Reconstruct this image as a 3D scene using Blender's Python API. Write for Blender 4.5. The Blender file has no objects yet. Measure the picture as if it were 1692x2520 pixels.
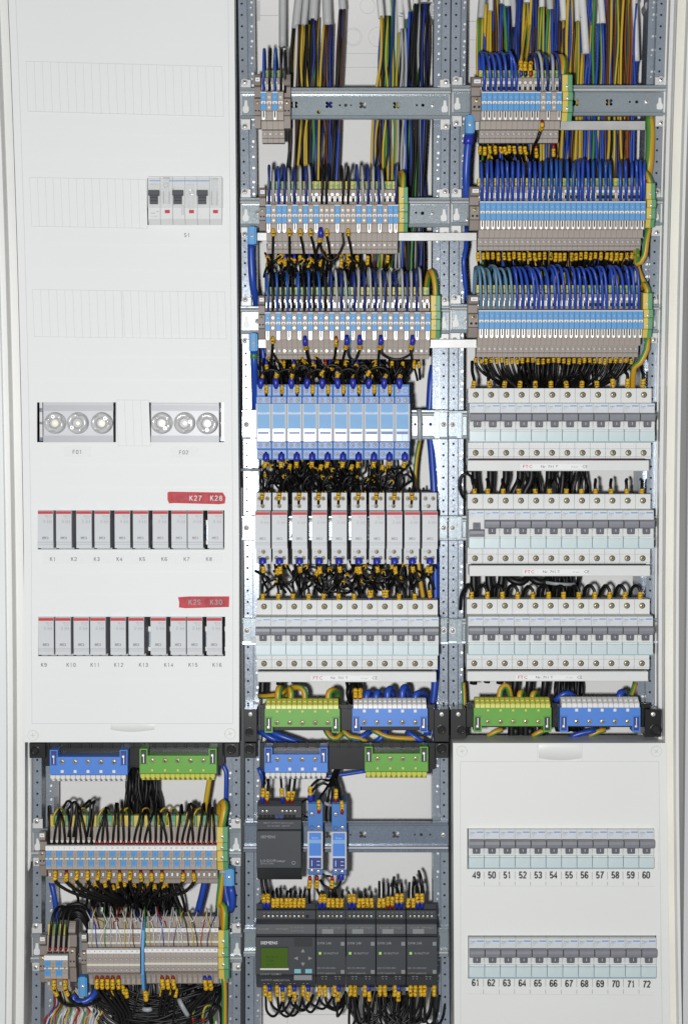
import bpy, bmesh, math, random
from mathutils import Vector, Matrix
rnd = random.Random(7)
SC = bpy.context.scene
COL = SC.collection
K = 0.001                     # everything below is measured in millimetres
# ------------------------------------------------------------------ camera
FPX = 4600.0; PXMM = 0.48; DCAM = FPX*PXMM; TILT = 0.05
cam = bpy.data.cameras.new('camera'); cam.sensor_fit = 'HORIZONTAL'; cam.sensor_width = 36
cam.lens = FPX/1692*36; cam.clip_start = 0.05; cam.clip_end = 50
cam_o = bpy.data.objects.new('camera', cam); COL.objects.link(cam_o)
cam_o.location = (0, -DCAM*K, 0); cam_o.rotation_euler = (math.radians(90)-TILT, 0, 0)
SC.camera = cam_o
# ------------------------------------------------------------------ light
w = bpy.data.worlds.new('World'); SC.world = w; w.use_nodes = True
wn = w.node_tree.nodes; wl = w.node_tree.links
bg = wn['Background']; bg.inputs[1].default_value = 0.29
tc = wn.new('ShaderNodeTexCoord'); nz = wn.new('ShaderNodeTexNoise'); nz.inputs['Scale'].default_value = 1.6
rp = wn.new('ShaderNodeValToRGB'); rp.color_ramp.elements[0].position = .35; rp.color_ramp.elements[1].position = .7
rp.color_ramp.elements[0].color = (.45, .46, .5, 1); rp.color_ramp.elements[1].color = (1.25, 1.22, 1.15, 1)
wl.new(tc.outputs['Generated'], nz.inputs['Vector']); wl.new(nz.outputs[0], rp.inputs[0]); wl.new(rp.outputs[0], bg.inputs[0])
fl = bpy.data.lights.new('camera_flash', 'AREA'); fl.shape = 'DISK'; fl.size = 0.075; fl.energy = 38; fl.color = (.99, 1, 1)
flo = bpy.data.objects.new('camera_flash', fl); COL.objects.link(flo)
flo.location = (-0.125, -DCAM*K-.03, -0.075)
flo.rotation_euler = (Vector((0, .05, -.05))-Vector(flo.location)).to_track_quat('-Z', 'Y').to_euler()
SC.view_settings.view_transform = 'Standard'; SC.view_settings.look = 'None'; SC.view_settings.gamma = 1
SC.view_settings.exposure = 0; SC.view_settings.use_curve_mapping = False
SC.render.engine = 'CYCLES'
SC.cycles.max_bounces = 6; SC.cycles.transparent_max_bounces = 8
# ------------------------------------------------------------------ measuring
ct, st = math.cos(TILT), math.sin(TILT)
def at(px, py, d=0.0):
    """photo measurement (1692 x 2520) on the real plane lying d mm behind the breaker fronts -> mm"""
    u = (px-846)/FPX; v = -(py-1260)/FPX
    dy = ct+v*st; dz = -st+v*ct
    k = (DCAM+d)/dy
    return Vector((u*k, d, dz*k))
def hbow(x, y): return x + .022*(x-846)*((y-1260)/1260)**2 + (4-16*(x-846)/820)*((y-1260)/1260)
def vbow(x, y): return y + .022*(y-1260)*((x-846)/1260)**2
def pt(x, y, d=0.0): return at(hbow(x, y), vbow(x, y), d)
# ------------------------------------------------------------------ materials
def mat(name, col, rough=.5, metal=0., var=.0, scale=60., bump=0., spec=.5, col2=None, emit=0, trans=0., coat=0.):
    m = bpy.data.materials.new(name); m.use_nodes = True
    n = m.node_tree.nodes; l = m.node_tree.links; b = n['Principled BSDF']
    b.inputs['Base Color'].default_value = (*col, 1); b.inputs['Roughness'].default_value = rough
    b.inputs['Metallic'].default_value = metal; b.inputs['Specular IOR Level'].default_value = spec
    if coat: b.inputs['Coat Weight'].default_value = coat; b.inputs['Coat Roughness'].default_value = .12
    if trans: b.inputs['Transmission Weight'].default_value = trans
    if emit: b.inputs['Emission Color'].default_value = (*col, 1); b.inputs['Emission Strength'].default_value = emit
    t = n.new('ShaderNodeTexCoord')
    if var or col2:
        z = n.new('ShaderNodeTexNoise'); z.inputs['Scale'].default_value = scale; z.inputs['Detail'].default_value = 5
        l.new(t.outputs['Object'], z.inputs['Vector'])
        r = n.new('ShaderNodeMix'); r.data_type = 'RGBA'
        a = tuple(min(1, c*(1-var)) for c in col); c2 = col2 or tuple(min(1, c*(1+var)) for c in col)
        r.inputs[6].default_value = (*a, 1); r.inputs[7].default_value = (*c2, 1)
        mr = n.new('ShaderNodeMapRange'); mr.inputs[1].default_value = .3; mr.inputs[2].default_value = .7
        l.new(z.outputs[0], mr.inputs[0]); l.new(mr.outputs[0], r.inputs[0]); l.new(r.outputs[2], b.inputs['Base Color'])
    if bump:
        z2 = n.new('ShaderNodeTexNoise'); z2.inputs['Scale'].default_value = 900; l.new(t.outputs['Object'], z2.inputs['Vector'])
        bp = n.new('ShaderNodeBump'); bp.inputs['Strength'].default_value = bump; bp.inputs['Distance'].default_value = .0004
        l.new(z2.outputs[0], bp.inputs['Height']); l.new(bp.outputs[0], b.inputs['Normal'])
    return m
def galv(name, base, rough, s=700, met=.6):
    m = bpy.data.materials.new(name); m.use_nodes = True
    n = m.node_tree.nodes; l = m.node_tree.links; b = n['Principled BSDF']
    t = n.new('ShaderNodeTexCoord'); v = n.new('ShaderNodeTexVoronoi'); v.inputs['Scale'].default_value = s
    z = n.new('ShaderNodeTexNoise'); z.inputs['Scale'].default_value = 18
    l.new(t.outputs['Object'], v.inputs['Vector']); l.new(t.outputs['Object'], z.inputs['Vector'])
    mx = n.new('ShaderNodeMix'); mx.data_type = 'RGBA'; mx.inputs[6].default_value = (*[c*.86 for c in base], 1); mx.inputs[7].default_value = (*[min(1, c*1.13) for c in base], 1)
    ad = n.new('ShaderNodeMath'); ad.operation = 'MULTIPLY_ADD'; ad.inputs[1].default_value = .5; ad.inputs[2].default_value = .0
    sx = n.new('ShaderNodeSeparateColor'); l.new(v.outputs['Color'], sx.inputs[0]); l.new(sx.outputs[0], ad.inputs[0]); 
    ad2 = n.new('ShaderNodeMath'); ad2.operation = 'ADD'; l.new(ad.outputs[0], ad2.inputs[0])
    m3 = n.new('ShaderNodeMath'); m3.operation = 'MULTIPLY_ADD'; m3.inputs[1].default_value = .9; m3.inputs[2].default_value = -.2
    l.new(z.outputs[0], m3.inputs[0]); l.new(m3.outputs[0], ad2.inputs[1]); l.new(ad2.outputs[0], mx.inputs[0])
    l.new(mx.outputs[2], b.inputs['Base Color']); b.inputs['Metallic'].default_value = met
    mr = n.new('ShaderNodeMapRange'); mr.inputs[3].default_value = rough-.03; mr.inputs[4].default_value = rough+.05
    l.new(sx.outputs[1], mr.inputs[0]); l.new(mr.outputs[0], b.inputs['Roughness'])
    bp = n.new('ShaderNodeBump'); bp.inputs['Strength'].default_value = .045; bp.inputs['Distance'].default_value = .0005
    l.new(v.outputs['Distance'], bp.inputs['Height']); l.new(bp.outputs[0], b.inputs['Normal'])
    return m
def marked(name, col, ink, s=700.):
    """sleeve plastic with small printed characters"""
    m = mat(name, col, .4)
    n = m.node_tree.nodes; l = m.node_tree.links; b = n['Principled BSDF']
    t = n.new('ShaderNodeTexCoord'); z = n.new('ShaderNodeTexNoise'); z.inputs['Scale'].default_value = s; z.inputs['Detail'].default_value = 1
    mp = n.new('ShaderNodeMapping'); mp.inputs['Scale'].default_value = (1., 1, .55)
    l.new(t.outputs['Object'], mp.inputs[0]); l.new(mp.outputs[0], z.inputs['Vector'])
    r = n.new('ShaderNodeValToRGB'); r.color_ramp.elements[0].position = .60; r.color_ramp.elements[1].position = .635
    r.color_ramp.elements[0].color = (*col, 1); r.color_ramp.elements[1].color = (*ink, 1)
    l.new(z.outputs[0], r.inputs[0]); l.new(r.outputs[0], b.inputs['Base Color'])
    return m
M = dict(
 panel=mat('white_panel_plastic', (.77, .785, .78), .55, var=.012, scale=4, bump=.10),
 groove=mat('panel_groove_plastic', (.60, .61, .60), .6),
 panelw=mat('warm_white_plastic', (.77, .775, .755), .42, var=.012, scale=4, bump=.10),
 back=mat('light_grey_sheet', (.83, .815, .80), .5, var=.03, scale=5, bump=.05),
 frame=mat('painted_frame', (.78, .78, .76), .35, var=.03, scale=6),
 cream=mat('cream_painted_steel', (.80, .78, .70), .4, var=.05, scale=8),
 doorgrey=mat('door_paint', (.78, .80, .80), .35, var=.03, scale=6),
 brown=mat('rubber_seal', (.19, .165, .14), .7),
 wall=mat('grey_wall', (.62, .615, .635), .8, var=.06, scale=3),
 galv=galv('galvanised_steel', (.30, .34, .395), .22, 700, .26),
 galv2=galv('dull_galvanised_steel', (.20, .24, .30), .24, 700, .3),
 rail=galv('zinc_rail_steel', (.32, .37, .40), .22, 900, .28),
 zinc=mat('bright_zinc', (.66, .65, .64), .4, .1, var=.04, scale=60),
 alu=mat('aluminium_bar', (.46, .46, .45), .38, .3, var=.10, scale=50, bump=.1),
 white=mat('white_clip_plastic', (.70, .70, .69), .4),
 chrome=mat('nickel', (.80, .80, .78), .36, .6, var=.15, scale=400),
 brass=mat('brass_screw', (.55, .42, .20), .34, .6, var=.45, scale=600, col2=(.90, .80, .58)),
 hole=mat('dark_hole', (.012, .012, .013), .8),
 mcb=mat('breaker_plastic', (.70, .71, .70), .55, var=.02, scale=40, bump=.12),
 mcbf=mat('breaker_front_plastic', (.63, .66, .68), .5, var=.02, scale=40),
 conb=mat('contactor_plastic', (.60, .615, .63), .55, var=.02, scale=40, bump=.12),
 hand=mat('grey_handle', (.215, .22, .25), .45, var=.06, scale=90),
 handd=mat('dark_grey_toggle', (.135, .135, .155), .4),
 clearc=mat('clear_tinted_cover', (.585, .68, .70), .3, spec=.5, var=.04, scale=80),
 cleare=mat('clear_cover_edge', (.25, .45, .50), .3),
 blueink=mat('blue_print', (.05, .22, .62), .4), ink=mat('grey_print', (.30, .31, .33), .5),
 capink=mat('caption_ink', (.13, .14, .15), .5), numink=mat('number_ink', (.055, .055, .06), .5), dink=mat('dark_print', (.06, .06, .07), .5), redink=mat('red_print', (.50, .02, .07), .45), wink=mat('pale_print', (.30, .31, .31), .5),
 whiteink=mat('white_print', (.8, .8, .8), .5), bink=mat('tape_pen', (.75, .72, .72), .6),
 red=mat('red_label', (.54, .055, .065), .6, spec=.3), bred=mat('mottled_red_label', (.47, .07, .085), .62, var=.25, scale=120, spec=.3),
 tbeige=mat('terminal_beige', (.365, .318, .28), .55, var=.07, scale=60), tdark=mat('end_stop_beige', (.27, .225, .20), .5, var=.05, scale=60),
 tblue=mat('terminal_blue', (.085, .31, .62), .5, var=.05, scale=70), tgrn=mat('terminal_green', (.10, .33, .16), .42), tyel=mat('terminal_yellow', (.66, .52, .10), .42),
 cream2=mat('clip_contact', (.80, .78, .68), .25, .2),
 wblue=mat('blue_insulation', (.020, .070, .42), .34, var=.12, scale=15), wdblue=mat('dark_blue_insulation', (.010, .030, .19), .38),
 wlblue=mat('steel_blue_insulation', (.12, .25, .37), .38), wmblue=mat('mid_blue_insulation', (.018, .085, .34), .38),
 wblk=mat('black_insulation', (.007, .007, .007), .42, spec=.35), wgry=mat('grey_insulation', (.40, .41, .42), .4), wwht=mat('white_insulation', (.62, .62, .60), .45),
 wbrn=mat('brown_insulation', (.075, .030, .014), .4), worg=mat('rust_insulation', (.22, .055, .012), .4), wgrn=mat('green_insulation', (.05, .24, .05), .38), wyel=mat('yellow_insulation', (.58, .40, .03), .38),
 wred=mat('red_insulation', (.38, .015, .012), .35), wpur=mat('violet_insulation', (.10, .03, .16), .4),
 sheath=mat('grey_cable_sheath', (.47, .47, .47), .5, var=.04, scale=30), wsheath=mat('white_cable_sheath', (.68, .68, .66), .5, var=.04, scale=30),
 mark=marked('yellow_sleeve', (.72, .43, .015), (.02, .015, .01)), fblue=mat('blue_ferrule', (.018, .030, .36), .34), fred=mat('red_ferrule', (.33, .01, .012), .34), fblk=mat('black_ferrule', (.01, .01, .01), .35),
 tie=mat('nylon_tie', (.34, .36, .38), .35),
 fgrn=mat('bar_green', (.12, .36, .04), .36, var=.05, scale=30), fyel=mat('bar_yellow', (.60, .60, .10), .36, var=.05, scale=200), fbl=mat('bar_blue', (.07, .22, .66), .36, var=.05, scale=30), fwh=mat('bar_white', (.74, .74, .72), .36, var=.04, scale=200),
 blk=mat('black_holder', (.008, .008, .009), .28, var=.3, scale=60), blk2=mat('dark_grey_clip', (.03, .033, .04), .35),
 fbody=mat('relay_blue', (.04, .17, .47), .5, var=.06, scale=60), ffront=mat('relay_pale_blue', (.19, .40, .68), .55, var=.04, scale=60), fclear=mat('relay_clear_blue', (.30, .44, .76), .20, spec=.6), fdark=mat('relay_dark_blue', (.02, .04, .22), .4), fterm=mat('relay_terminal_blue', (.22, .36, .68), .45), fgrey=mat('relay_grey_side', (.56, .57, .58), .6), fline=mat('relay_pale_line', (.46, .57, .76), .5),
 anth=mat('anthracite_plastic', (.037, .042, .049), .5, var=.08, scale=30, bump=.15), anth2=mat('dark_anthracite', (.022, .025, .029), .42), lcd=mat('green_screen', (.055, .115, .006), .5, spec=.2), lcdd=mat('screen_dark', (.018, .06, .004), .3), led=mat('green_led', (.35, .60, .14), .3, emit=.25),
 key=mat('cyan_key', (.20, .50, .58), .4), keyg=mat('grey_key', (.24, .25, .25), .4),
 knob=mat('clear_grey_knob', (.56, .56, .56), .10, spec=.7, coat=.4), knobd=mat('knob_shade', (.46, .46, .46), .12, spec=.7, coat=.4), fuse=mat('fuse_panel', (.56, .56, .585), .36), fuse2=mat('fuse_band', (.43, .43, .455), .4), lamp=mat('fuse_eye', (.78, .77, .62), .3),
 clearp=mat('clear_plastic', (.70, .70, .70), .08, spec=.7, coat=.5),
)
def glass(name, col, alpha):
    m = bpy.data.materials.new(name); m.use_nodes = True; n = m.node_tree.nodes; l = m.node_tree.links
    b = n['Principled BSDF']; b.inputs['Base Color'].default_value = (*col, 1); b.inputs['Roughness'].default_value = .08
    b.inputs['Alpha'].default_value = alpha; return m
M['tape'] = glass('clear_tape', (.95, .95, .95), .05)
M['lens'] = glass('clear_window', (.85, .87, .88), .22)
# striped yellow-green conductor: colour runs along the conductor by face
# ------------------------------------------------------------------ mesh collector
_tc = {}
def textmesh(s, bold):
    k = (s, bold)
    if k in _tc: return _tc[k]
    c = bpy.data.curves.new('t', 'FONT'); c.body = s; c.size = 1; c.resolution_u = 1; c.offset = .004 if bold else 0
    o = bpy.data.objects.new('t', c); me = bpy.data.meshes.new_from_object(o)
    vs = [tuple(v.co) for v in me.vertices]; fs = [tuple(p.vertices) for p in me.polygons]
    bpy.data.objects.remove(o); bpy.data.curves.remove(c); bpy.data.meshes.remove(me)
    xs = [v[0] for v in vs] or [0]; _tc[k] = (vs, fs, min(xs), max(xs)); return _tc[k]
def _arc(cx, cy, rx, ry, a0, a1, n=7): return [(cx+rx*math.cos(math.radians(lerp(a0, a1, i/n))), cy+ry*math.sin(math.radians(lerp(a0, a1, i/n)))) for i in range(n+1)]
def lerp(a, b, t): return a+(b-a)*t
# condensed sans letters in a 0.5 x 1 box, drawn as centre lines
GL = {'0': [_arc(.25, .72, .2, .23, 0, 180)+_arc(.25, .28, .2, .23, 180, 360)+[(.45, .72)]],
 '1': [[(.1, .74), (.19, .78), (.27, .95), (.27, .0)]], '2': [_arc(.25, .73, .2, .22, 170, -30)+[(.05, .07), (.47, .07)]],
 '3': [_arc(.24, .735, .19, .21, 165, -80)+[(.18, .51)], _arc(.24, .275, .205, .225, 85, -165)], '4': [[(.35, .0), (.35, .93), (.02, .28), (.48, .28)]],
 '5': [[(.44, .93), (.11, .93), (.075, .5)]+_arc(.245, .3, .2, .25, 125, -160)], '6': [_arc(.26, .74, .18, .21, 10, 175)+[(.06, .3)]+_arc(.26, .29, .2, .24, 180, 540, 12)],
 '7': [[(.04, .93), (.46, .93), (.24, .45), (.17, .0)]], '8': [_arc(.25, .73, .175, .21, -90, 270, 12), _arc(.25, .27, .2, .22, 90, 450, 12)], '9': [_arc(.24, .26, .18, .21, 190, 355)+[(.44, .7)]+_arc(.24, .71, .2, .24, 0, 360, 12)],
 'K': [[(.06, 0), (.06, 1)], [(.46, 1), (.07, .42)], [(.2, .58), (.48, 0)]], 'F': [[(.06, 0), (.06, .94), (.45, .94)], [(.08, .5), (.38, .5)]], 'S': [_arc(.25, .73, .185, .22, 20, 250)+_arc(.25, .27, .2, .22, 80, -160)]}
class MB:
    def __init__(s): s.v = []; s.f = []; s.m = []; s.sm = []; s.mats = []
    def mi(s, name):
        if name not in s.mats: s.mats.append(name)
        return s.mats.index(name)
    def add(s, vs, fs, m, smooth=False):
        o = len(s.v); s.v += [tuple(v) for v in vs]; i = s.mi(m)
        for f in fs: s.f.append(tuple(a+o for a in f)); s.m.append(i); s.sm.append(smooth)
        return s
    def box(s, x0, x1, y0, y1, z0, z1, m):
        x0, x1 = sorted((x0, x1)); y0, y1 = sorted((y0, y1)); z0, z1 = sorted((z0, z1))
        vs = [(x, y, z) for x in (x0, x1) for y in (y0, y1) for z in (z0, z1)]
        return s.add(vs, [(0, 1, 3, 2), (4, 6, 7, 5), (0, 4, 5, 1), (2, 3, 7, 6), (0, 2, 6, 4), (1, 5, 7, 3)], m)
    def prism(s, prof, x0, x1, m):          # prof: [(y,z)] swept along x, counter-clockwise or not
        n = len(prof); vs = [(x0, y, z) for y, z in prof]+[(x1, y, z) for y, z in prof]
        fs = [(i, (i+1) % n, n+(i+1) % n, n+i) for i in range(n)]+[tuple(range(n-1, -1, -1)), tuple(range(n, 2*n))]
        return s.add(vs, fs, m)
    def slab(s, prof, y0, y1, m):           # prof: [(x,z)] given depth y0..y1
        n = len(prof); vs = [(x, y0, z) for x, z in prof]+[(x, y1, z) for x, z in prof]
        fs = [(i, (i+1) % n, n+(i+1) % n, n+i) for i in range(n)]+[tuple(range(n-1, -1, -1)), tuple(range(n, 2*n))]
        return s.add(vs, fs, m)
    def disc(s, x, z, r, y0, y1, m, n=16, sq=1.):
        vs = [(x+r*math.cos(2*math.pi*i/n), y, z+r*sq*math.sin(2*math.pi*i/n)) for y in (y0, y1) for i in range(n)]
        fs = [(i, (i+1) % n, n+(i+1) % n, n+i) for i in range(n)]+[tuple(range(n-1, -1, -1)), tuple(range(n, 2*n))]
        return s.add(vs, fs, m)
    def ring(s, x, z, r0, r1, y0, y1, m, n=20):
        vs = []
        for r, y in ((r0, y1), (r0, y0), (r1, y0), (r1, y1)):
            vs += [(x+r*math.cos(2*math.pi*i/n), y, z+r*math.sin(2*math.pi*i/n)) for i in range(n)]
        fs = [(k*n+i, k*n+(i+1) % n, (k+1)*n+(i+1) % n, (k+1)*n+i) for k in range(3) for i in range(n)]
        return s.add(vs, fs, m)
    def screw(s, x, z, r, y, m='chrome', sl='hole', rot=.4):   # domed cross-head screw facing the front
        n = 14; vs = []; 
        for rr, yy in ((r, y+1.), (r, y), (r*.75, y-.35*r*.5), (.01, y-.45*r*.5)):
            vs += [(x+rr*math.cos(2*math.pi*i/n), yy, z+rr*math.sin(2*math.pi*i/n)) for i in range(n)]
        s.add(vs, [(k*n+i, k*n+(i+1) % n, (k+1)*n+(i+1) % n, (k+1)*n+i) for k in range(3) for i in range(n)], m, True)
        for a in (rot, rot+math.pi/2):
            c, q = math.cos(a), math.sin(a); L, W = r*.62, r*.13
            p = [(x+c*L-q*W, z+q*L+c*W), (x-c*L-q*W, z-q*L+c*W), (x-c*L+q*W, z-q*L-c*W), (x+c*L+q*W, z+q*L-c*W)]
            s.slab(p, y-.26*r-.05, y+.2, sl)
        return s
    def text(s, t, x, z, y, h, m, bold=0, al='c', sx=1., rot=0):
        vs, fs, a, b = textmesh(t, bold); k = h/.70; off = {'c': (a+b)/2, 'l': a, 'r': b}[al]
        cr, sr = math.cos(rot), math.sin(rot); o = []
        for v in vs:
            X = (v[0]-off)*k*sx; Z = v[1]*k-h/2
            o.append((x+X*cr-Z*sr, y, z+X*sr+Z*cr))
        return s.add(o, fs, m)
    def strokes(s, t, x, z, y, h, m, w=.15, sx=1., gap=.14):
        W = len(t)*(.5+gap)-gap; k = 0
        for ci, ch in enumerate(t):
            for st in GL[ch]:
                P = [Vector((x+((ci*(.5+gap))-W/2+px)*h*sx, z+(py-.5)*h)) for px, py in st]; n = len(P); vs = []; hw = w*h/2
                for i in range(n):
                    t1 = (P[i]-P[i-1]).normalized() if i else (P[1]-P[0]).normalized(); t2 = (P[i+1]-P[i]).normalized() if i < n-1 else t1
                    tt = (t1+t2); tt = tt.normalized() if tt.length > .1 else t1; q = Vector((-tt.y, tt.x)); f = min(1.8, 1/max(.3, tt.dot(t1)))*hw
                    vs += [(P[i].x+q.x*f, y-k*.03, P[i].y+q.y*f), (P[i].x-q.x*f, y-k*.03, P[i].y-q.y*f)]
                s.add(vs, [(2*i, 2*i+1, 2*i+3, 2*i+2) for i in range(n-1)], m); k += 1
        return s
    def tube(s, pts, r, m, n=7, cap=True, m2=None, twist=0.):
        N = len(pts); P = [Vector(p) for p in pts]; t = (P[1]-P[0]).normalized()
        up = Vector((0, -1, 0)) if abs(t.y) < .9 else Vector((1, 0, 0))
        nrm = (up-t*up.dot(t)).normalized(); base = len(s.v); 
        for i in range(N):
            t2 = (P[min(i+1, N-1)]-P[max(i-1, 0)])
            t2 = t2.normalized() if t2.length > 1e-9 else t
            nrm = nrm-t2*nrm.dot(t2); nrm = nrm.normalized() if nrm.length > 1e-6 else t2.orthogonal().normalized(); bi = t2.cross(nrm)
            rr = r(i/(N-1)) if callable(r) else r
            for k in range(n):
                a = 2*math.pi*k/n+twist*i; s.v.append(tuple(P[i]+(nrm*math.cos(a)+bi*math.sin(a))*rr))
            t = t2
        i1 = s.mi(m); i2 = s.mi(m2) if m2 else i1
        for i in range(N-1):
            for k in range(n):
                s.f.append((base+i*n+k, base+i*n+(k+1) % n, base+(i+1)*n+(k+1) % n, base+(i+1)*n+k)); s.sm.append(True)
                s.m.append(i2 if (m2 and (k % n) >= n//2) else i1)
        if cap:
            s.f.append(tuple(base+k for k in range(n-1, -1, -1))); s.m.append(i1); s.sm.append(False)
            s.f.append(tuple(base+(N-1)*n+k for k in range(n))); s.m.append(i1); s.sm.append(False)
        return s
    def build(s, name, parent=None, loc=None, bevel=0., flat=False):
        me = bpy.data.meshes.new(name); me.from_pydata([(a*K, b*K, c*K) for a, b, c in s.v], [], s.f)
        for mn in s.mats: me.materials.append(M[mn])
        me.polygons.foreach_set('material_index', s.m); me.polygons.foreach_set('use_smooth', s.sm)
        bm = bmesh.new(); bm.from_mesh(me)
        bmesh.ops.recalc_face_normals(bm, faces=bm.faces) if not flat else None
        if bevel:
            es = [e for e in bm.edges if len(e.link_faces) == 2 and not e.smooth is False and e.calc_face_angle(0) > .6]
            bmesh.ops.bevel(bm, geom=es, offset=bevel*K, segments=1, affect='EDGES', profile=.5, clamp_overlap=True)
        bm.to_mesh(me); bm.free(); me.update()
        o = bpy.data.objects.new(name, me); COL.objects.link(o)
        if parent: o.parent = parent
        if loc is not None: o.location = Vector(loc)*K
        return o
def tag(o, label=None, cat=None, group=None, kind=None):
    if label: o['label'] = label
    if cat: o['category'] = cat
    if group: o['group'] = group
    if kind: o['kind'] = kind
    return o
def empty(name, loc, label, cat, group=None):
    o = bpy.data.objects.new(name, None); COL.objects.link(o); o.location = Vector(loc)*K; o.empty_display_size = .01
    return tag(o, label, cat, group)
def copy_tree(o, parent=None):
    c = o.copy(); COL.objects.link(c)
    if parent: c.parent = parent
    for ch in kids[o.name] if o.name in kids else []: copy_tree(ch, c)
    return c
kids = {}
def remember(o):
    kids[o.name] = list(o.children)
    for c in o.children: remember(c)
_one = 'first second third fourth fifth sixth seventh eighth ninth tenth eleventh twelfth thirteenth fourteenth fifteenth sixteenth seventeenth eighteenth nineteenth twentieth'.split()
_ten = {2: 'twenty', 3: 'thirty', 4: 'forty', 5: 'fifty'}
def nth(i):
    if i <= 20: return _one[i-1]
    if i % 10 == 0: return {30: 'thirtieth', 40: 'fortieth', 50: 'fiftieth'}[i]
    return _ten[i//10]+'-'+_one[i % 10-1]
def plate(outer, holes, d, th):
    """perforated sheet: photo outlines cut in a plane d deep -> (verts, faces) with thickness"""
    c = bpy.data.curves.new('c', 'CURVE'); c.dimensions = '2D'; c.fill_mode = 'BOTH'; c.extrude = th/2
    for poly in [outer]+holes:
        sp = c.splines.new('POLY'); sp.points.add(len(poly)-1); sp.use_cyclic_u = True
        for i, (x, y) in enumerate(poly):
            p = at(x, y, d); sp.points[i].co = (p.x, p.z, 0, 1)
    o = bpy.data.objects.new('c', c); me = bpy.data.meshes.new_from_object(o)
    vs = [(v.co.x, d+th/2-v.co.z, v.co.y) for v in me.vertices]; fs = [tuple(p.vertices) for p in me.polygons]
    bpy.data.objects.remove(o); bpy.data.curves.remove(c); bpy.data.meshes.remove(me)
    return vs, fs
def rect(x0, y0, x1, y1): return [(x0, y0), (x1, y0), (x1, y1), (x0, y1)]
def circ(x, y, r, n=12, sy=1): return [(x+r*math.cos(6.28318*i/n), y+r*sy*math.sin(6.28318*i/n)) for i in range(n)]
def pbox(mb, x0, y0, x1, y1, d0, d1, m, dm=None):
    """box whose front face (at d0) covers the photo rectangle"""
    a = at(x0, y0, d0); b = at(x1, y1, d0); return mb.box(a.x, b.x, d0, d1, b.z, a.z, m)
# ================================================================== SETTING
def ribbon(mb, xa, xb, d0, d1, m, y0=-30, y1=2550, n=14, bow=True):
    vs = []; g = hbow if bow else (lambda x, y: x)
    for i in range(n+1):
        y = lerp(y0, y1, i/n)
        a, b = at(g(xa, y), y, d0), at(g(xb, y), y, d0)
        vs += [a, b, (b.x, d1, b.z), (a.x, d1, a.z)]
    fs = []
    for i in range(n):
        for k in range(4): fs.append((4*i+k, 4*i+(k+1) % 4, 4*i+4+(k+1) % 4, 4*i+4+k))
    fs += [(3, 2, 1, 0), tuple(4*n+k for k in range(4))]
    return mb.add(vs, fs, m)
mb = MB(); mb.box(409, 1100, 16, 30, -900, 900, 'wall')
tag(mb.build('room_wall'), 'plain grey wall behind the cabinet, seen past its right edge', 'wall', kind='structure')
cab = empty('distribution_cabinet', (0, 150, -620), 'white wide electrical cabinet whose open frame holds all the devices', 'cabinet')
def cpart(mb, name, lab=None, bevel=0):
    o = mb.build(name, None, None, bevel); o.parent = cab; o.location = -Vector(cab.location)
    if lab: o['label'] = lab
    return o
mb = MB(); ribbon(mb, 30, 1655, 150, 154, 'back')
for (x0, y0, x1, y1) in ((640, 36, 684, 38), (850, 130, 1068, 131.5), (830, 164, 1066, 165.5), (632, 0, 640, 50), (1055, 60, 1070, 64), (600, 2497, 1100, 2499), (706, 2499, 708, 2540), (988, 2499, 990, 2540), (1147, 50, 1200, 53), (1150, 96, 1180, 98), (1150, 164, 1190, 165), (1570, 150, 1600, 151.5), (1640, 52, 1660, 54)):
    pbox(mb, x0, y0, x1, y1, 149.6, 151, 'groove')
for (x, y, r) in ((868, 90, 24), (868, 90, 20), (904, 14, 20), (930, 90, 26), (1190, 62, 22)):
    p = at(x, y, 149.7); mb.ring(p.x, p.z, r*.48, (r-1.2)*.48, 149.4, 151, 'groove')
cpart(mb, 'back_panel')
mb = MB(); ribbon(mb, -60, 10, -16, 20, 'doorgrey'); cpart(mb, 'door_edge', 'pale door edge at the left side')
mb = MB(); ribbon(mb, 10, 27, -6, 30, 'frame'); ribbon(mb, 31, 58, 22, 30, 'frame'); ribbon(mb, 52, 56, 16, 22, 'frame')
ribbon(mb, 60, 74, 60, 66, 'frame', 1800, 2120, 6); ribbon(mb, 48, 56, 30, 110, 'frame', 1800, 2550, 6)
cpart(mb, 'left_frame')
mb = MB(); ribbon(mb, 27, 31, 24, 40, 'brown'); cpart(mb, 'rubber_seal')
mb = MB()
# bent inner tube of the left frame
def wpts(P): return [at(*p) for p in P]
mb.tube(wpts([(72, 1800, 55), (73, 1950, 55), (73, 2110, 55), (70, 2135, 55), (52, 2168, 55), (50, 2190, 55), (50, 2560, 55)]), 2.6, 'frame', 8)
cpart(mb, 'inner_tube')
mb = MB(); ribbon(mb, 1612.5, 1620, 50, 150, 'frame'); ribbon(mb, 1621, 1634, 34, 50, 'white'); ribbon(mb, 1634, 1637, 20, 40, 'frame')
ribbon(mb, 1637.5, 1660, 10, 18, 'cream'); ribbon(mb, 1660, 1664, 2, 16, 'frame'); ribbon(mb, 1664, 1671, -12, 6, 'frame')
cpart(mb, 'right_frame', 'cream and white right edge of the cabinet')
mb = MB(); ribbon(mb, 589, 598.5, 66, 148, 'hole'); ribbon(mb, 1101.8, 1103.6, 60, 148, 'hole'); ribbon(mb, 588.5, 597.5, 52, 60, 'anth2', 1200, 2550)  # dark strips put the shade of the gaps between bays into the colour
cpart(mb, 'bay_gap_shade')
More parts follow.
